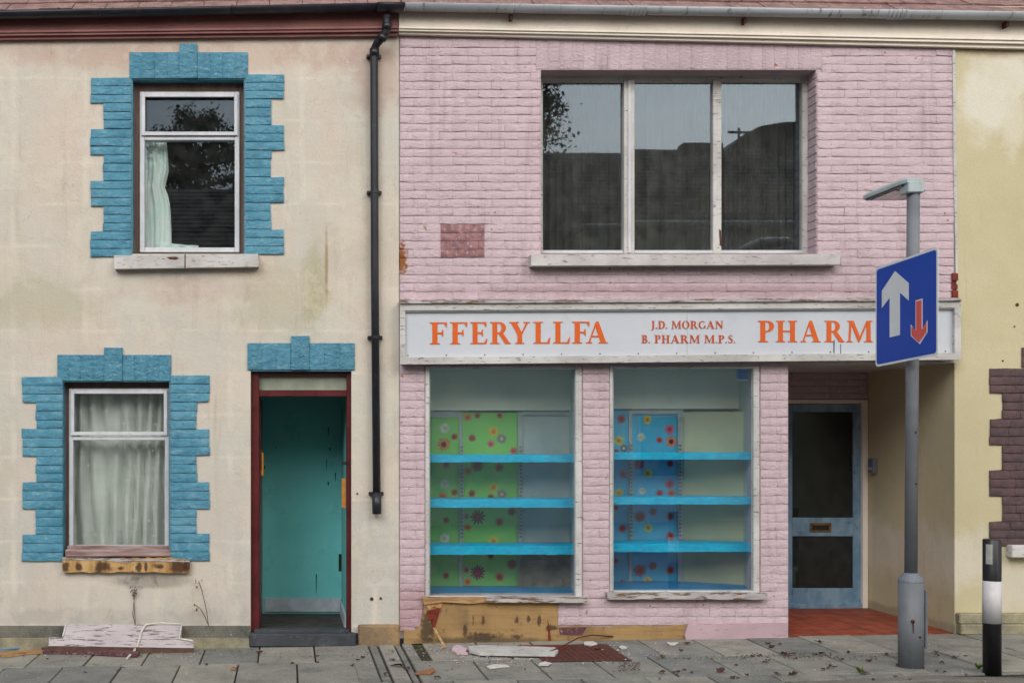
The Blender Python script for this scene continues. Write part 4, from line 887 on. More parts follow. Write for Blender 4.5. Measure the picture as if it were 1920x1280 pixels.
Yt = [(.27, 0), (.71, 0), (.71, .035), (.60, .06), (.60, .42), (.86, .94), (.97, .965), (.97, 1), (.66, 1), (.66, .965), (.77, .94), (.575, .53), (.36, .94), (.44, .965), (.44, 1), (0, 1), (0, .965), (.09, .94), (.38, .42), (.38, .06), (.27, .035)]
At = ([(0, 0), (.30, 0), (.30, .035), (.20, .06), (.27, .28), (.62, .28), (.70, .06), (.60, .035), (.60, 0), (1.05, 0), (1.05, .035), (.95, .06), (.60, 1), (.47, 1), (.12, .06), (0, .035)], [[(.30, .35), (.445, .76), (.59, .35)]])
Ht = [(0, 0), (.42, 0), (.42, .035), (.32, .06), (.32, .47), (.66, .47), (.66, .06), (.56, .035), (.56, 0), (.98, 0), (.98, .035), (.87, .06), (.87, .94), (.98, .965), (.98, 1), (.56, 1), (.56, .965), (.66, .94), (.66, .54), (.32, .54), (.32, .94), (.42, .965), (.42, 1), (0, 1), (0, .965), (.11, .94), (.11, .06), (0, .035)]
Mt = [(0, 0), (.30, 0), (.30, .035), (.20, .06), (.24, .80), (.56, 0), (.62, 0), (.95, .80), (.95, .06), (.85, .035), (.85, 0), (1.25, 0), (1.25, .035), (1.15, .06), (1.13, .94), (1.23, .965), (1.23, 1), (.96, 1), (.64, .26), (.34, 1), (.04, 1), (.04, .965), (.15, .94), (.11, .06), (0, .035)]
Nt = [(0, 0), (.30, 0), (.30, .035), (.20, .06), (.20, .72), (.80, -.02), (.88, -.02), (.88, .94), (.98, .965), (.98, 1), (.68, 1), (.68, .965), (.79, .94), (.79, .34), (.26, 1), (.02, 1), (.02, .965), (.12, .92), (.11, .06), (0, .035)]
Jt = [(-.04, -.20), (.06, -.22), (.20, -.12), (.31, .05), (.31, .94), (.41, .965), (.41, 1), (0, 1), (0, .965), (.10, .94), (.10, .05), (.06, -.08), (-.04, -.15)]
Dt = ([(0, 0)]+arc(.42, .5, .46, .5, -90, 90, 14)+[(0, 1), (0, .965), (.11, .94), (.11, .06), (0, .035)], [[(.32, .07)]+arc(.40, .5, .24, .43, -90, 90, 12)+[(.32, .93)]])
Ot = (arc(.47, .5, .47, .52, 0, 345, 23), [arc(.47, .5, .25, .45, 0, 345, 23)])
Bt = ([(0, 0), (.42, 0)]+arc(.42, .27, .29, .27, -90, 62, 8)+arc(.40, .76, .25, .24, -40, 90, 8)+[(0, 1), (0, .965), (.11, .94), (.11, .06), (0, .035)], [[(.32, .06)]+arc(.38, .27, .12, .20, -90, 90, 6)+[(.32, .48)], [(.32, .55)]+arc(.37, .75, .10, .185, -90, 90, 6)+[(.32, .94)]])
St = stroke([(.52, .78), (.48, .90), (.36, .96), (.22, .94), (.14, .84), (.14, .72), (.24, .60), (.40, .49), (.50, .36), (.50, .20), (.40, .06), (.24, .03), (.10, .10), (.05, .24)], [.06, .06, .07, .08, .11, .15, .18, .2, .18, .15, .11, .08, .07, .06])
Gt = stroke(arc(.48, .5, .38, .45, 45, 300, 16)+[(.78, .12), (.78, .42)], [.06]*2+[.08]*2+[.12]*2+[.18, .2, .22, .22, .2, .18]+[.12]*2+[.08]*2+[.1, .16, .18])
dot = arc(.09, .08, .09, .09, 0, 330, 9)
GL = {'F': (Ft, [], .74), 'E': (Et, [], .79), 'L': (Lt, [], .76), 'P': (Pt[0], Pt[1], .74), 'R': (Rt[0], Rt[1], .97), 'Y': (Yt, [], .97), 'A': (At[0], At[1], 1.05), 'H': (Ht, [], .98), 'M': (Mt, [], 1.25), 'N': (Nt, [], .98), 'J': (Jt, [], .42), 'D': (Dt[0], Dt[1], .88), 'O': (Ot[0], Ot[1], .94), 'B': (Bt[0], Bt[1], .72), 'S': (St, [], .6), 'G': (Gt, [], .88), '.': (dot, [], .2)}
LD = -.0885
def letter(ch, px0, px1, ytop, ybot, mat, jit=0):
    o, h, w_ = GL[ch]; hh = ybot-ytop
    f = lambda q: (px0+q[0]/w_*(px1-px0), ybot-q[1]*hh)
    b = MB(); b.pxprism([f(q) for q in o], LD-.0015, -.0852, [[f(q) for q in l] for l in h]); return b.build('letter', mat, sign)
for ch, a, c in zip('FFERYLLFA', (806, 844, 882, 919, 955, 1000, 1037, 1073, 1099), (838, 876, 914, 958, 994, 1032, 1069, 1105, 1140)): letter(ch, a, c, 604-(a-806)*.005, 645-(a-806)*.006, M['orange'])
for ch, a, c in zip('PHARM', (1421.5, 1455, 1501, 1546, 1587), (1452, 1495, 1539, 1584, 1637)): letter(ch, a, c, 601, 641, M['orange'])
def text(s, x0, x1, yt, yb, mat):
    sp = .10; tot = sum((GL[c][2]+sp) if c != ' ' else .42 for c in s)-sp; k = (x1-x0)/tot; x = x0
    for c in s:
        if c == ' ': x += .42*k; continue
        wd = GL[c][2]*k; letter(c, x, x+wd, yt, yb, mat); x += wd+sp*k
text('J.D. MORGAN', 1222, 1356, 601.5, 616, M['rust_red']); text('B. PHARM M.P.S.', 1203, 1379, 628, 643, M['rust_red'])
# ================================================================== YELLOW HOUSE
H3 = thing('terraced_house', (PXW(2000), .1, gz(6.5)), 'yellow rendered house with dark brick quoins at the right edge', 'house')
b = MB(); x0 = PXW(1790); oY = (1940, 690, 2150, 1023)
b = slab_wall((1790, 12, 2300, 1188), [oY], 0.001, .28); yw = b.build('wall', M['yellow'], H3); weld(yw)
MB().box(x0, x0+.28, .281, RB+.3, gz(x0)-.05, PZ(560)).build('side_wall', M['yellow'], H3)
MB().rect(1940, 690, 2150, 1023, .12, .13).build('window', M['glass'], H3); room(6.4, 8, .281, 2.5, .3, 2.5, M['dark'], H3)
qy = quoins(1940, -1, (690, 737, 785, 834, 881, 930, 977, 1023), 1855, 1879)
out = []
for (a, t, c, d) in qy:
    m_ = a+ (c-a)*rnd.choice((.45, .55, .4)); out += [(a, t, m_, d), (m_, t, c, d)]
out += [(1915, 651, 1945, 668), (1915, 668, 1945, 689)]
MB().pxprism([(1856, 691), (1940, 691), (1940, 1022), (1857, 1022), (1857, 978), (1880, 976), (1880, 931), (1857, 929), (1857, 882), (1880, 880), (1880, 835), (1857, 833), (1857, 786), (1880, 784), (1880, 738), (1856, 736)], -.004, .0005).build('mortar_bed', M['mortar_dark'], H3)
lay_bricks(out, H3, M['dark_brick'], rnd, proud=.012, wav=.003, gap=.006, lip=.004)
MB().brect(1898, 1022, 2160, 1045, -.09, .05, .006).build('window_sill', M['flaky'], H3)
b = MB(); b.brect(1800, 1150, 2300, 1170, -.07, .05, .01); b.build('plinth', M['yplinth'], H3); b = MB(); b.brect(1803, 1170, 2300, 1190, -.085, .05, .01); b.build('plinth', M['yplinth'], H3)
b = MB()
for x, y, r in ((1907, 571, 3.2), (1902, 612, 1.5), (1880, 676, 1.5), (1816, 902, 0)):
    if r: p = P(x, y, 0); MB().tube([p+Vector((0, -.005, 0)), p+Vector((0, .002, 0))], r/219, 8).build('screw_hole', M['rust'], H3)
# broken corner brick between pink and yellow
for y in (512, 528, 545):
    a = P(1783, y); c = P(1794, y+14); vs, fs = brick_verts((a.x+c.x)/2, (a.z+c.z)/2, c.x-a.x, a.z-c.z, 0, .012+rnd.uniform(0, .01), .02, rnd, .004, .006); MB().add(vs, fs).build('broken_brick', M['red_timber'], H2, False)
MB().pxprism([(1786, 76), (1791, 76), (1796, 500), (1795, 560), (1792, 500), (1788, 300)], -.014, .0).build('corner_seam', M['flaky'], H2)
# entry phone on the side wall
ph = thing('entry_phone', (x0-.02, 1.2, PZ(888, 1.2)), 'small grey entry phone box on the yellow wall beside the blue shop door', 'entry phone')
MB().bbox(x0-.05, x0-.001, 1.30, 1.40, PZ(886, 1.35), PZ(859, 1.35), .005).build('body', M['galv'], ph); MB().bbox(x0-.054, x0-.0505, 1.32, 1.38, PZ(880, 1.35), PZ(876, 1.35), .001).build('button_strip', M['skirt'], ph)
# ================================================================== CURTAINS
def curtain(name, label, xl, xr, yt, yb, d, mat, folds=9, amp=.02, group=None, seed=1, straight=False):
    r = random.Random(seed); nx, nz_ = folds*10, 14; vs = []
    for j in range(nz_+1):
        v = j/nz_; y = yt+(yb-yt)*v; a = xl(v) if callable(xl) else xl; c = xr(v) if callable(xr) else xr
        for i in range(nx+1):
            u = i/nx; p = P(a+(c-a)*u, y, d); w_ = (1-2*abs(math.sin(u*folds*PI+1.3*math.sin(v*2+u*7)+seed))**.7)*amp*(.8+.4*mnoise.noise(Vector((u*5, v*2, seed))))+mnoise.noise(Vector((u*11, v*3, seed)))*amp
            if straight: w_ = (abs(math.sin(u*folds*PI*(1+.12*math.sin(u*9))))**.5-.5)*amp*(.6+.8*abs(math.sin(u*37)))
            vs.append((p.x, d+w_, p.z))
    b = MB().add(vs, [(j*(nx+1)+i, j*(nx+1)+i+1, (j+1)*(nx+1)+i+1, (j+1)*(nx+1)+i) for j in range(nz_) for i in range(nx)])
    return tag(b.build(name, mat, None, True), label, 'curtain', group)
cl = curtain('curtain', 'pale green gathered curtain with small white squares filling the lower left window', 134, 322, 726, 1032, .28, M['curtain'], 8, .055, seed=4)
b = MB()
for r_ in range(11):
    for c_ in range(7):
        x = 142+c_*27+(r_ % 2)*13+rnd.uniform(-4, 4); y = 768+r_*26+rnd.uniform(-3, 3)
        if x < 308: p = P(x, y, .195); b.add([(p.x-.007, .19, p.z-.008), (p.x+.007, .19, p.z-.008), (p.x+.007, .19, p.z+.008), (p.x-.007, .19, p.z+.008)], [(0, 1, 2, 3)]) if rnd.random() < .6 else None
tag(b.build('square_motif', M['curtain'], cl), kind='stuff')
def rt(v): return 312+6*math.sin(v*3)+(10 if v > .55 else 0)*(v-.55)*2-9*math.exp(-((v-.42)/.08)**2)
curtain('curtain', 'torn white sheer curtain pulled to the left of the upper left window', lambda v: 264-2*v, rt, 262, 470, .22, M['sheer'], 4, .025, seed=2)
b = MB(); vs = []
for j in range(5):
    for i in range(21):
        p = P(300+i*3.6, 452+j*4+(1-(1-i/20)**2)*8+(3 if j else 0)-j*(i/20)*1.8, .2); vs.append((p.x, .2+.01*math.sin(i+j), p.z))
b.add(vs, [(j*21+i, j*21+i+1, (j+1)*21+i+1, (j+1)*21+i) for j in range(4) for i in range(20)])
tag(b.build('curtain_tail', M['sheer'], None, True), 'loose end of the torn white curtain trailing along the upper left window bottom', 'curtain')
curtain('curtain', 'dark grey pleated curtain hanging behind all three panes of the wide upper window', 985, 1545, 140, 480, .46, M['net'], 34, .05, seed=8, straight=True)
# ================================================================== LAMP POST, SIGN, BOLLARD
lp = G(1708, 1249); LX, LY, LZ = lp.x, lp.y, gz(lp.x)
lamp = thing('street_lamp', (LX, LY, LZ), 'grey steel street lamp with a flat pale lantern beside the pharmacy entrance', 'street lamp')
tt = LY+DIST
def zat(py): return EYE-(py-VY)*tt/F
xb = LX
b = MB(); b.tube([(xb, LY, LZ-.02), (xb+.0, LY, zat(1089))], .088, 20); base = b.build('base', M['post'], lamp, False)
for p_ in base.data.polygons: p_.use_smooth = len(p_.vertices) == 4
b = MB(); b.tube([(xb, LY, zat(1089)), (xb, LY, zat(1085)), (xb, LY, zat(1073))], [.090, .086, .050], 20); b.build('collar', M['galv'], lamp)
b = MB(); b.tube([(xb, LY, zat(1075)), (xb+.018, LY, zat(362))], .0445, 18); o = b.build('pole', M['post'], lamp)
for p_ in o.data.polygons: p_.use_smooth = len(p_.vertices) == 4
MB().bbox(xb+.082, xb+.100, LY-.05, LY+.05, zat(1213), zat(1104), .004).build('access_door', M['post'], lamp)
b = MB(); p = Vector((xb+.0-.03, LY-.0885, zat(1161))); b.tube([p, p+Vector((0, .01, 0))], .014, 8); b.prism([p+Vector((-.004, 0, 0)), p+Vector((.006, 0, 0)), p+Vector((.004, 0, -.09)), p+Vector((0, 0, -.07))], (0, .006, 0)); b.build('rust_streak', M['rust'], lamp)
b = MB()
for dz_, dx in ((zat(1190), .02), (zat(810), .012), (zat(906), .015)): b.tube([(xb+dx, LY-(.091 if dz_ < .6 else .047), dz_), (xb+dx, LY, dz_)], .009, 8)
b.build('bolt_hole', M['rust'], lamp)
# lantern: narrow spigot end at the pole, broad end towards the houses
zt_ = EYE+(VY-333)*8.65/F; zl = EYE+(VY-345)*8.65/F
def lan(poly, z0, z1, inset):
    b = MB(); c = sum((Vector((x, y, 0)) for x, y in poly), Vector())/len(poly); n = len(poly)
    lo = [Vector((x, y, z0)) for x, y in poly]; mid = [Vector((x, y, z0+(z1-z0)*.5)) for x, y in poly]; up = [Vector((x, y, z1))+(c-Vector((x, y, 0)))*inset for x, y in poly]
    b.add(lo+mid+up, [tuple(range(n))[::-1]]+[(k, (k+1) % n, (k+1) % n+n, k+n) for k in range(n)]+[(k+n, (k+1) % n+n, (k+1) % n+2*n, k+2*n) for k in range(n)]+[tuple(2*n+k for k in range(n))]); return b
yb_ = 8.60-DIST
shell = [(4.545, yb_+.05), (4.56, yb_), (4.66, yb_), (4.69, yb_+.12), (4.86, yb_+.36), (4.87, yb_+.60), (4.84, yb_+.64), (4.56, yb_+.64), (4.53, yb_+.60)]
lh = lan(shell, zl, zt_, .16).build('lantern', M['lantern'], lamp)
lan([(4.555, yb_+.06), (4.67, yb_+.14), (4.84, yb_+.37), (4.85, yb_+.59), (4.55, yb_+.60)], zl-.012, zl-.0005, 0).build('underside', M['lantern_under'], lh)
lan([(4.57, yb_+.20), (4.68, yb_+.24), (4.80, yb_+.38), (4.80, yb_+.54), (4.57, yb_+.55)], zl-.018, zl-.0125, 0).build('lens', M['lens'], lh)
MB().bbox(xb-.05, xb+.072, LY-.06, LY+.07, zat(364), zat(343), .008).build('spigot', M['lantern'], lamp)
MB().bbox(xb+.0725, xb+.079, LY-.045, LY-.03, zat(362), zat(357), .001).build('spigot_bolt', M['rust'], lamp)
# road sign, fixed to the post, facing along the street
SXX = 4.562; Y0s = 8.97-DIST; Y1s = 8.20-DIST
def SP(u, v, out=0.0):
    y = Y0s+(Y1s-Y0s)*u; sx_ = 4.512*(1-u)+4.562*u; z = (2.262+.758*v)*(1-u)+(2.300+.760*v)*u; return Vector((sx_-out, y, z))
def rounded(m_, r, n=4):
    pts = []
    for cx, cy, a0 in ((1-m_-r, 1-m_-r, 0), (m_+r, 1-m_-r, 90), (m_+r, m_+r, 180), (1-m_-r, m_+r, 270)):
        for i in range(n+1): a = math.radians(a0+90*i/n); pts.append((cx+r*math.cos(a), cy+r*math.sin(a)))
    return pts
rs = thing('road_sign', SP(.5, 0), 'square blue road sign with white up arrow and red down arrow, on the lamp post', 'road sign')
MB().prism([SP(u, v, 0) for u, v in rounded(0, .04)], (.004, 0, 0)).build('plate', M['sign_grey'], rs)
MB().prism([SP(u, v, .0015) for u, v in rounded(.022, .03)], (.0013, 0, 0)).build('face', M['sign_blue'], rs)
MB().prism([SP(u, v, .003) for u, v in ((.337, .905), (.56, .745), (.56, .578), (.418, .68), (.418, .266), (.249, .266), (.249, .66), (.116, .578), (.116, .75))], (.0013, 0, 0)).build('white_arrow', M['sign_grey'], rs)
ra = [(.681, .548), (.764, .548), (.764, .268), (.839, .325), (.839, .236), (.724, .15), (.607, .236), (.607, .325), (.681, .27)]
cx_, cy_ = .723, .33
MB().prism([SP(cx_+(u-cx_)*1.0+(.012 if u > cx_ else -.012), v+(.012 if v > .5 else (-.016 if v < .2 else (.018 if v in (.325,) else -.004))), .003) for u, v in ra], (.0013, 0, 0)).build('arrow_border', M['sign_grey'], rs)
MB().prism([SP(u, v, .0045) for u, v in ra], (.0013, 0, 0)).build('red_arrow', M['sign_red'], rs)
for v in (.28, .74):
    p = SP(.5, v); b = MB(); b.tube([(LX+.008, LY, p.z-.02), (LX+.008, LY, p.z+.02)], .052, 16); b.box(SXX+.006, LX-.03, LY-.02, LY+.02, p.z-.018, p.z+.018); b.build('clip', M['galv'], rs)
for v in (.28, .74):
    p = SP(.5, v); MB().bbox(SXX+.0045, SXX+.02, Y1s+.04, Y0s-.04, p.z-.02, p.z+.02, .003).build('rail', M['galv'], rs)
# bollards
bp = G(1860, 1260)
bol = thing('bollard', (bp.x, bp.y, gz(bp.x)), 'black and white banded bollard standing by the kerb at the right edge', 'bollard', 'banded bollards')
tb = bp.y+DIST
def zb_(py): return EYE-(py-VY)*tb/F
def cyl(z0, z1, r0, r1, name, mat, par, n=20):
    o = MB().tube([(bp.x, bp.y, z0), (bp.x, bp.y, z1)], [r0, r1], n).build(name, mat, par)
    for p_ in o.data.polygons: p_.use_smooth = len(p_.vertices) == 4
    return o
R0 = .0600
b = MB(); b.tube([(bp.x, bp.y, gz(bp.x)-.02), (bp.x, bp.y, zb_(1010)-.006), (bp.x, bp.y, zb_(1010))], [R0, R0, R0-.006], 20); body = b.build('body', M['blk'], bol)
for p_ in body.data.polygons: p_.use_smooth = len(p_.vertices) == 4
cyl(zb_(1167), zb_(1088), R0+.0012, R0+.0012, 'white_band', M['wht'], bol)
b = MB(); pts = []
for i in range(7):
    a = math.radians(-160+i*7); pts.append((bp.x+(R0+.001)*math.cos(a), bp.y+(R0+.001)*math.sin(a)))
b.add([(x, y, zb_(1056)) for x, y in pts]+[(x, y, zb_(1019)) for x, y in pts], [(i, i+1, i+8, i+7) for i in range(6)]); b.build('reflector', M['refl'], bol)
copy_thing(bol, (4.34*1.05, -3.7, gz(4.5)-.13), 'banded bollard on the road side, seen only as a reflection in the right shop window')
# ================================================================== THINGS ON THE PAVEMENT
mh = thing('manhole_cover', tuple(G(1085, 1235)), 'rusty brown iron access cover set in the pavement below the bare plywood', 'manhole cover')
cn = [G(975, 1211.5), G(1120, 1210), G(1178, 1250), G(1003, 1257)]
cn = [Vector((2.02, -.26, 0)), Vector((2.63, -.26, 0)), Vector((2.63, -.92, 0)), Vector((2.02, -.92, 0))]
MB().prism([Vector((v.x, v.y, gz(v.x)+.007)) for v in cn], (0, 0, -.03)).build('plate', M['iron'], mh)
b = MB()
for i in range(12):
    for j in range(12):
        x = 2.05+i*.047; y = -.89+j*.051
        b.bbox(x, x+.028, y, y+.03, gz(x)+.0065, gz(x)+.0115, .002) if False else b.box(x, x+.028, y, y+.03, gz(x)+.0065, gz(x)+.0115)
tag(b.build('tread_studs', M['iron'], mh), kind='stuff')
e = MB()
for q in ((1.985, 2.015, -.955, -.225), (2.635, 2.665, -.955, -.225)): e.box(q[0], q[1], q[2], q[3], gz(2.4)-.03, gz(q[0])+.006)
for q in ((-.255, -.225), (-.955, -.925)): e.add([(2.016, q[0], gz(2.016)+.006), (2.634, q[0], gz(2.634)+.006), (2.634, q[1], gz(2.634)+.006), (2.016, q[1], gz(2.016)+.006)], [(0, 1, 2, 3)])
e.build('surround', M['iron'], mh)
def lying(name, label, cat, pts, mat, th=.012, lift=.006, group=None, parent=None):
    """flat piece lying on the paving; pts in photo pixels"""
    g = [G(x, y, lift+th) for x, y in pts]
    o = MB().prism(g, (0, 0, -th)).build(name, mat, parent)
    return tag(o, label, cat, group) if parent is None else o
lying('timber_strip', 'long white painted timber strip lying across the rusty cover', 'timber', [(878, 1218), (905, 1216), (1040, 1220), (1047, 1226), (1040, 1233), (900, 1231), (880, 1226)], M['flaky'], .022, .012)
lying('timber_strip', 'brown rotten timber strip lying against the foot of the plywood', 'timber', [(972, 1213), (1045, 1214), (1062, 1219), (1000, 1220)], M['red_timber'], .012, .008)
lying('plaster_lump', 'lump of broken pink plaster on the paving left of the white timber', 'plaster', [(849, 1216), (856, 1212), (864, 1213), (868, 1217), (876, 1219), (873, 1224), (877, 1228), (864, 1227), (857, 1229), (853, 1224), (847, 1222)], M['crumb'], .016, .003)
lying('plaster_piece', 'pale flat flake of plaster near the front of the rusty cover', 'plaster', [(1012, 1246), (1022, 1243), (1034, 1246), (1028, 1250), (1010, 1250)], M['paper'], .008, .010)
lying('paper_scrap', 'whitish blue scrap of board at the back edge of the rusty cover', 'scrap', [(1094, 1206), (1112, 1205), (1120, 1210), (1108, 1213), (1096, 1211)], M['paper'], .008, .010)
lying('plaster_chip', 'white crescent flake on the slab right of the rusty cover', 'scrap', [(1250, 1206), (1272, 1206), (1266, 1210), (1256, 1210)], M['paper'], .008, .004)
lying('plaster_chip', 'dirty white fragment on the slab just right of the rusty cover', 'scrap', [(1161, 1214), (1166, 1212), (1176, 1215), (1171, 1218), (1164, 1217)], M['paper'], .01, .004)
lying('paint_curl', 'strip of peeled cream paint on the slab in front of the white timber', 'paint strip', [(912, 1251), (925, 1247), (950, 1248), (956, 1251), (930, 1253), (918, 1255)], M['paper'], .008, .004)
lying('timber_scrap', 'splayed brown wood splinters on the narrow slabs near the doorstep', 'timber', [(776, 1264), (796, 1259), (812, 1253), (816, 1259), (808, 1264), (792, 1265)], M['leaftan'], .012, .003)
# thin leaning laths
def lath(label, a, b_, wd, mat, name='timber_lath'):
    a, b_ = Vector(a), Vector(b_); s = Vector((wd/2, 0, 0)) if abs((b_-a).z) > .05 else Vector((0, wd/2, 0))
    return tag(MB().prism([a-s, a+s, b_+s, b_-s], (0, .008, .003)).build(name, mat), label, 'timber')
p0 = P(814, 1176, -.035); p1 = G(835, 1215, .003)
lath('splintered pale lath leaning from the plywood down to the paving', p1, p0, .022, M['bare_strip'])
b = MB(); g = [G(1030, 1228, .03), G(1055, 1222, .05), G(1085, 1210, .07), G(1110, 1203, .06), G(1150, 1199, .03)]; b.tube(g, .006, 8)
tag(b.build('cable', M['rust'], None, True), 'thin bent grey brown cable looping over the rusty cover', 'cable')
b = MB(); b.tube([G(-20, 1225, .03), G(60, 1219, .03), G(130, 1217, .03)], .006, 8); tag(b.build('cable', M['cable'], None, True), 'blue cable lying along the foot of the cream wall', 'cable')
lying('timber_strip', 'pale strip of wood lying by the blue cable at the left edge', 'timber', [(-10, 1228), (70, 1222), (110, 1221), (110, 1225), (50, 1227), (10, 1233)], M['bare_strip'], .02, .004)
lying('timber_strip', 'maroon and white splintered trim lying in front of the notched board', 'timber', [(78, 1219), (190, 1222), (262, 1228), (258, 1232), (180, 1228), (80, 1226)], M['purple_wood'], .03, .004)
# notched board leaning on the wall
nb = thing('notched_board', tuple(G(230, 1222)), 'weathered white notched board leaning on the foot of the cream wall', 'board')
A_ = -.26; B_ = -.10
def NB(px, py):
    v = (py-1168)/(1213-1168); d = B_+(A_-B_)*v; return P(px, py, d)
b = MB(); b.prism([NB(*q) for q in ((121, 1169), (341, 1171), (339, 1199), (363, 1201), (363, 1214), (91, 1210), (92, 1194), (117, 1194))], Vector((0, .03, -.018))); b.build('panel', M['old_board'], nb)
b = MB(); b.prism([P(91, 1211, -.262), P(363, 1214.5, -.262), P(363, 1225, -.262), P(92, 1220, -.262)], (0, .02, 0)); b.build('edge', M['board_edge'], nb)
b = MB(); b.tube([NB(257, 1212)+Vector((0, -.012, 0)), NB(266, 1182)+Vector((0, -.012, 0)), NB(274, 1172)+Vector((0, -.012, .01)), NB(300, 1169)+Vector((0, -.012, .01)), NB(341, 1171)+Vector((0, -.01, .01)), NB(336, 1196)+Vector((0, -.012, 0)), NB(362, 1200)+Vector((0, -.012, 0))], .009, 6); b.build('moulding', M['paper'], nb)
b = MB(); b.tube([NB(118, 1192)+Vector((0, -.01, 0)), NB(124, 1171)+Vector((0, -.01, 0))], .007, 6); b.build('moulding', M['paper'], nb)
b = MB(); b.tube([G(258, 1216, .06), G(252, 1226, .03), G(238, 1236, .01)], .009, 6); tag(b.build('paint_curl', M['paper'], None), 'peeling white strip trailing from the notched board onto the paving', 'paint strip')
# dry weeds and plants
def weed(label, base, stems, mat, heads=None):
    root = thing('weed', tuple(base), label, 'weed'); b = MB()
    for s_ in stems: b.tube([base]+[Vector(q) for q in s_], .0035, 5)
    b.build('stem', mat, root)
    b = MB()
    for s_ in stems:
        for k in range(7):
            q = Vector(s_[-1])+Vector((rnd.uniform(-.03, .03), rnd.uniform(-.02, .02), rnd.uniform(-.06, .02))); b.tube([q, q+Vector((.004, 0, .014))], [.006, .002], 5)
    b.build('seed_head', heads or mat, root)
weed('tall dry weed stalk against the cream wall right of the notched board', P(391, 1172, -.06), [[P(388, 1150, -.05), P(384, 1130, -.04), P(378, 1105, -.04), P(373, 1091, -.04)], [P(384, 1155, -.05), P(377, 1142, -.05), P(366, 1133, -.05)]], M['dry'])
weed('thin dry double stalk rising behind the notched board', P(254, 1172, -.06), [[P(252, 1140, -.02), P(251, 1120, -.02), P(249, 1105, -.02)], [P(249, 1150, -.02), P(252, 1118, -.02), P(253, 1104, -.02)]], M['dry'])
def leafy(label, base, n, h):
    root = thing('small_weed', tuple(base), label, 'weed'); b = MB()
    for i in range(n):
        a = rnd.uniform(0, 2*PI); l_ = h*rnd.uniform(.6, 1); t = Vector((math.cos(a)*l_*.6, math.sin(a)*l_*.5, l_*.8)); s = Vector((-math.sin(a), math.cos(a), 0))*h*.16
        b.add([base, base+t*.5+s, base+t, base+t*.5-s], [(0, 1, 2, 3)])
    b.build('leaves', M['grass'], root)
leafy('green weed in the paving joint left of the lamp post', G(1612, 1261), 12, .07); leafy('green weed growing at the left foot of the banded bollard', G(1835, 1254), 18, .07)
leafy('low green weed in the joint below the pink base board', G(1243, 1234), 12, .05); leafy('tiny green weed at the bottom edge of the paving below the rusty cover', G(1237, 1274), 9, .04)
# dead leaves: each is its own small thing
def leafpiece(px, py, s, mat, k):
    c = G(px, py, .004); b = MB(); n = 9; pts = []
    a0 = rnd.uniform(0, PI)
    for i in range(n):
        a = a0+2*PI*i/n; r_ = s*rnd.uniform(.45, 1)*(1.25 if i % 3 == 0 else .8); pts.append(Vector((c.x+math.cos(a)*r_*1.2, c.y+math.sin(a)*r_, c.z+rnd.uniform(.0, .024)*(s/.03))))
    mid = Vector((c.x, c.y, c.z+rnd.uniform(.004, .02)))
    b.add([mid]+pts+[p-Vector((0, 0, .003)) for p in pts], [(0, i+1, (i+1) % n+1) for i in range(n)]+[(i+1, i+1+n, (i+1) % n+1+n, (i+1) % n+1) for i in range(n)])
    return b.build('dead_leaf', mat)
LS = [(1243, 1262, .028), (1271, 1260, .02), (1282, 1257, .018), (1352, 1260, .04), (1374, 1272, .03), (1434, 1244, .026), (1457, 1265, .03), (1487, 1266, .04), (1558, 1253, .036), (1543, 1256, .02), (1630, 1240, .024), (1662, 1227, .024), (1620, 1263, .034), (1537, 1206, .036), (1448, 1214, .03), (1462, 1209, .02),
      (1470, 1226, .03), (1483, 1229, .034), (1425, 1230, .03), (1410, 1231, .02), (1540, 1227, .03), (1528, 1228, .02), (1790, 1234, .03), (1756, 1230, .022), (1755, 1224, .024), (1277, 1220, .022), (1290, 1208, .028), (748, 1249, .05), (762, 1254, .03), (735, 1238, .03), (820, 1272, .028), (681, 1233, .022), (724, 1265, .03), (1440, 1239, .022), (1120, 1219, .03), (956, 1236, .03), (950, 1228, .02), (1440, 1208, .03), (1400, 1266, .02), (1766, 1243, .02)]
for px, py, s in LS: tag(leafpiece(px, py, s, M['leafdry'], 0), 'small curled dark brown dead leaf lying on the grey paving', 'leaf', 'dark dead leaves scattered on the paving')
for i in range(26): tag(leafpiece(rnd.choice((rnd.uniform(20, 700), rnd.uniform(1190, 1900))), rnd.uniform(1222, 1275), rnd.uniform(.009, .017), M['leafdry'], 0), 'tiny dark crumb of dead leaf lying on the paving', 'leaf crumb', 'tiny leaf crumbs on the paving')
tag(leafpiece(438, 1257, .04, M['leaftan'], 0), 'tan dead leaf on the slab below the left side of the open doorway', 'leaf'); tag(leafpiece(487, 1224, .04, M['leaftan'], 0), 'tan dead leaf on the paving by the dark doorstep', 'leaf')
# fine litter that nobody could count
def litter(name, boxes, n, smin, smax, mat, lift=.004):
    b = MB()
    for i in range(n):
        x0, x1, y0, y1 = rnd.choice(boxes); c = G(rnd.uniform(x0, x1), rnd.uniform(y0, y1), lift); s = rnd.uniform(smin, smax); a = rnd.uniform(0, PI); u = Vector((math.cos(a), math.sin(a), rnd.uniform(-.2, .2)))*s; v = Vector((-math.sin(a), math.cos(a), rnd.uniform(-.2, .2)))*s*rnd.uniform(.3, .8)
        up = Vector((0, 0, s*.5)); q = [c+u+up, c+v+up*.6, c-u*.8+up*.8, c-v+up*1.1]; b.prism(q, (0, 0, -s*.25))
    return tag(b.build(name, mat), kind='stuff')
litter('paint_flakes', [(760, 900, 1206, 1226), (880, 1060, 1212, 1252), (840, 960, 1222, 1246), (1090, 1180, 1204, 1245)], 300, .003, .010, M['paper'])
litter('paint_flakes', [(1100, 1480, 1204, 1262), (0, 760, 1222, 1270), (250, 380, 1222, 1240), (1500, 1900, 1200, 1260)], 240, .002, .007, M['paper'])
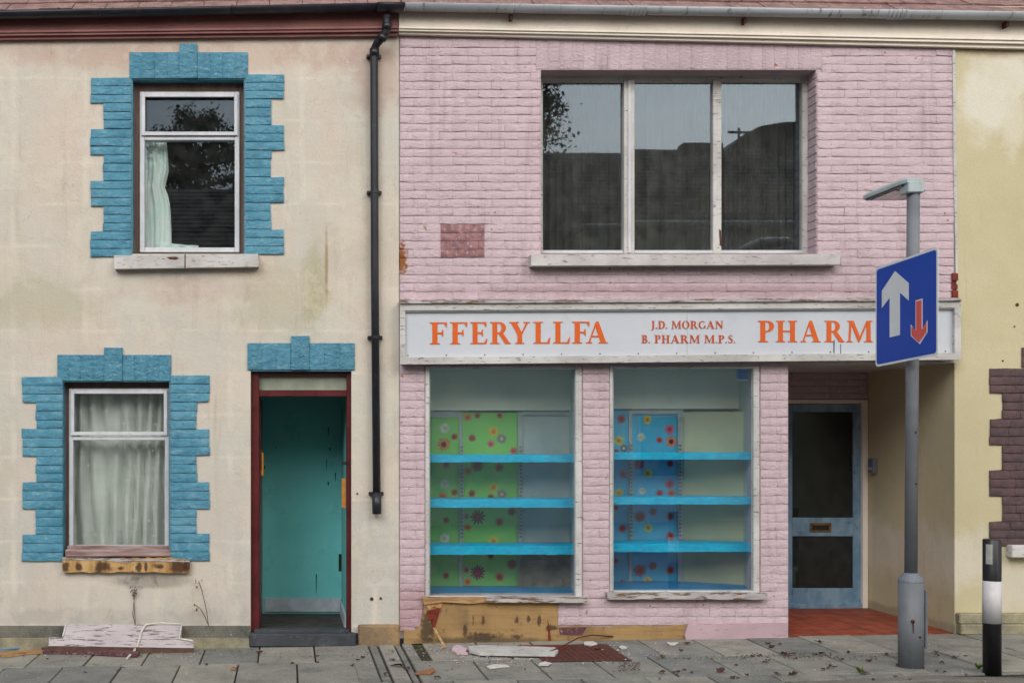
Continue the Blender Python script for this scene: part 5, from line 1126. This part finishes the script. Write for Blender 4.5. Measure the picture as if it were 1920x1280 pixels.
litter('plaster_crumbs', [(770, 900, 1206, 1235), (880, 1010, 1230, 1250), (1200, 1270, 1222, 1232)], 150, .003, .009, M['crumb'])
litter('soil_crumbs', [(760, 1180, 1205, 1260), (1380, 1560, 1225, 1233), (0, 760, 1217, 1232), (1230, 1700, 1230, 1236), (1160, 1200, 1240, 1258)], 700, .003, .010, M['leafdry'])
litter('moss_tufts', [(0, 670, 1243, 1247), (1195, 1480, 1234, 1236), (1480, 1900, 1224, 1231), (1180, 1480, 1204, 1207), (400, 470, 1216, 1222)], 260, .003, .008, M['grass'], .0)
# ================================================================== ACROSS THE STREET (seen in the window reflections)
gsheet('far_pavement', -40, 40, -13.2, -9.2, M['slab'][0], -.02)
def opp_house(x0, x1, yw, eave, ridge, depth, label, hip=0, roofmat='slate_roof'):
    h = thing('house', ((x0+x1)/2, -yw, gz(x0)-.1), label, 'house'); zb = gz(x0)-.3
    ym = -(yw+depth/2); b = MB(); b.box(x0, x1, -yw-depth, -yw, zb, eave); b.build('wall', M['gable'], h)
    b = MB(); b.add([(x0-.2, -yw+.3, eave), (x1+.2, -yw+.3, eave), (x1-hip, ym, ridge), (x0-.2, ym, ridge), (x0-.2, -yw-depth-.3, eave), (x1+.2, -yw-depth-.3, eave), (x0-.2, -yw+.3, eave-.06), (x1+.2, -yw+.3, eave-.06)], [(0, 1, 2, 3), (3, 2, 5, 4), (1, 5, 2), (0, 3, 4), (0, 6, 7, 1)]); b.build('roof', M[roofmat], h)
    n = int((ridge-eave)/.13); b = MB()
    for k in range(1, n): t = k/n; y = (-yw+.3)*(1-t)+ym*t; z = eave*(1-t)+ridge*t; b.box(x0-.1, x1+.2-(hip+.2)*t, y-.01, y+.012, z-.01, z+.018)
    tag(b.build('slate_course', M['hall_roof'], h), kind='stuff')
    b = MB(); b.tube([(x0-.2, -yw+.36, eave-.03), (x1+.2, -yw+.36, eave-.03)], .06, 8); b.build('gutter', M['ali'], h)
    x = x0+1.4
    while x < x1-1:
        for z0_, z1_ in ((.9, 2.2), (3.4, 4.7)):
            f = MB(); f.box(x-.5, x+.5, -yw-.0+.002, -yw+.03, z0_, z1_); w_ = f.build('window', M['white'], h); MB().box(x-.43, x+.43, -yw+.031, -yw+.035, z0_+.07, z1_-.07).build('pane', M['dark'], w_)
        x += 2.6
    return h
oh1 = opp_house(6.0, 13.4, 13, 5.95, 8.45, 8, 'pale rendered house with a slate roof across the street, reflected in the wide upper window', hip=2.2)
opp_house(-12, 5.7, 13, 5.3, 7.5, 8, 'long lower pale terrace across the street, reflected in the cream house windows')
hl = thing('hall', (14.5, -25, -.2), 'dark arched hall beyond the slate roofs, reflected at the right of the wide upper window', 'building')
b = MB(); pr = [Vector((x, -23, z)) for x, z in ((12.5, -.3), (12.55, 9.6), (12.8, 10.0), (13.2, 10.35), (13.7, 10.6), (14.4, 10.7), (15.5, 10.75), (17, 10.5), (18.5, 9.8), (18.6, -.3))]; b.prism(pr, (0, -8, 0)); b.build('wall', M['hall_roof'], hl)
MB().box(9.3, 10.25, -17.2, -16.8, 8.36, 8.56).build('flue_box', M['hall_roof'], oh1)
b = MB(); b.tube([(10.7, -17, 8.3), (10.7, -17, 8.95)], .03, 6); b.tube([(10.45, -17, 8.85), (11.1, -17, 8.85)], .03, 6); b.build('aerial', M['hall_roof'], oh1)
def tree(x, y, base, top, rad, label, seed, conic=True):
    r = random.Random(seed); t = thing('pine_tree', (x, y, base), label, 'tree')
    b = MB(); b.tube([(x, y, base), (x+.1, y, base+(top-base)*.5), (x, y, top-.3)], [.28, .18, .04], 8)
    b2 = MB(); H = top-base
    for k in range(70):
        f = r.uniform(.45, 1); ang = r.uniform(0, 2*PI); ln_ = rad*(min(1, (1-f)*5+.12) if conic else math.sqrt(max(.05, 1-(f*1.6-.85)**2)))*r.uniform(.6, 1.1)+.2; z = base+H*f
        e_ = Vector((x+math.cos(ang)*ln_, y+math.sin(ang)*ln_, z+ln_*.12)); b.tube([(x, y, z-.2), e_], [.05, .015], 5, False)
        for q in range(190):
            u = r.uniform(.25, 1.05); c = Vector((x, y, z-.2)).lerp(e_, u)+Vector((r.gauss(0, .16), r.gauss(0, .16), r.gauss(.04, .14))); s = r.uniform(.04, .10)
            d1 = Vector((r.uniform(-1, 1), r.uniform(-1, 1), r.uniform(-.3, 1))).normalized()*s; d2 = Vector((r.uniform(-1, 1), r.uniform(-1, 1), r.uniform(-1, 1))).normalized()*s*.6
            b2.add([c-d1, c+d2, c+d1, c-d2], [(0, 1, 2, 3)])
    b.build('trunk', M['bark'], t); b2.build('crown', M['needle'], t)
tree(-2.55, -22, -.3, 10.6, 1.9, 'dark pine behind the far terrace, reflected in the upper left window', 5, True)
tree(6.3, -22, -.3, 11.6, 1.6, 'dark pine behind the far houses, reflected at the left of the wide upper window', 9, False)
bpy.context.view_layer.update()
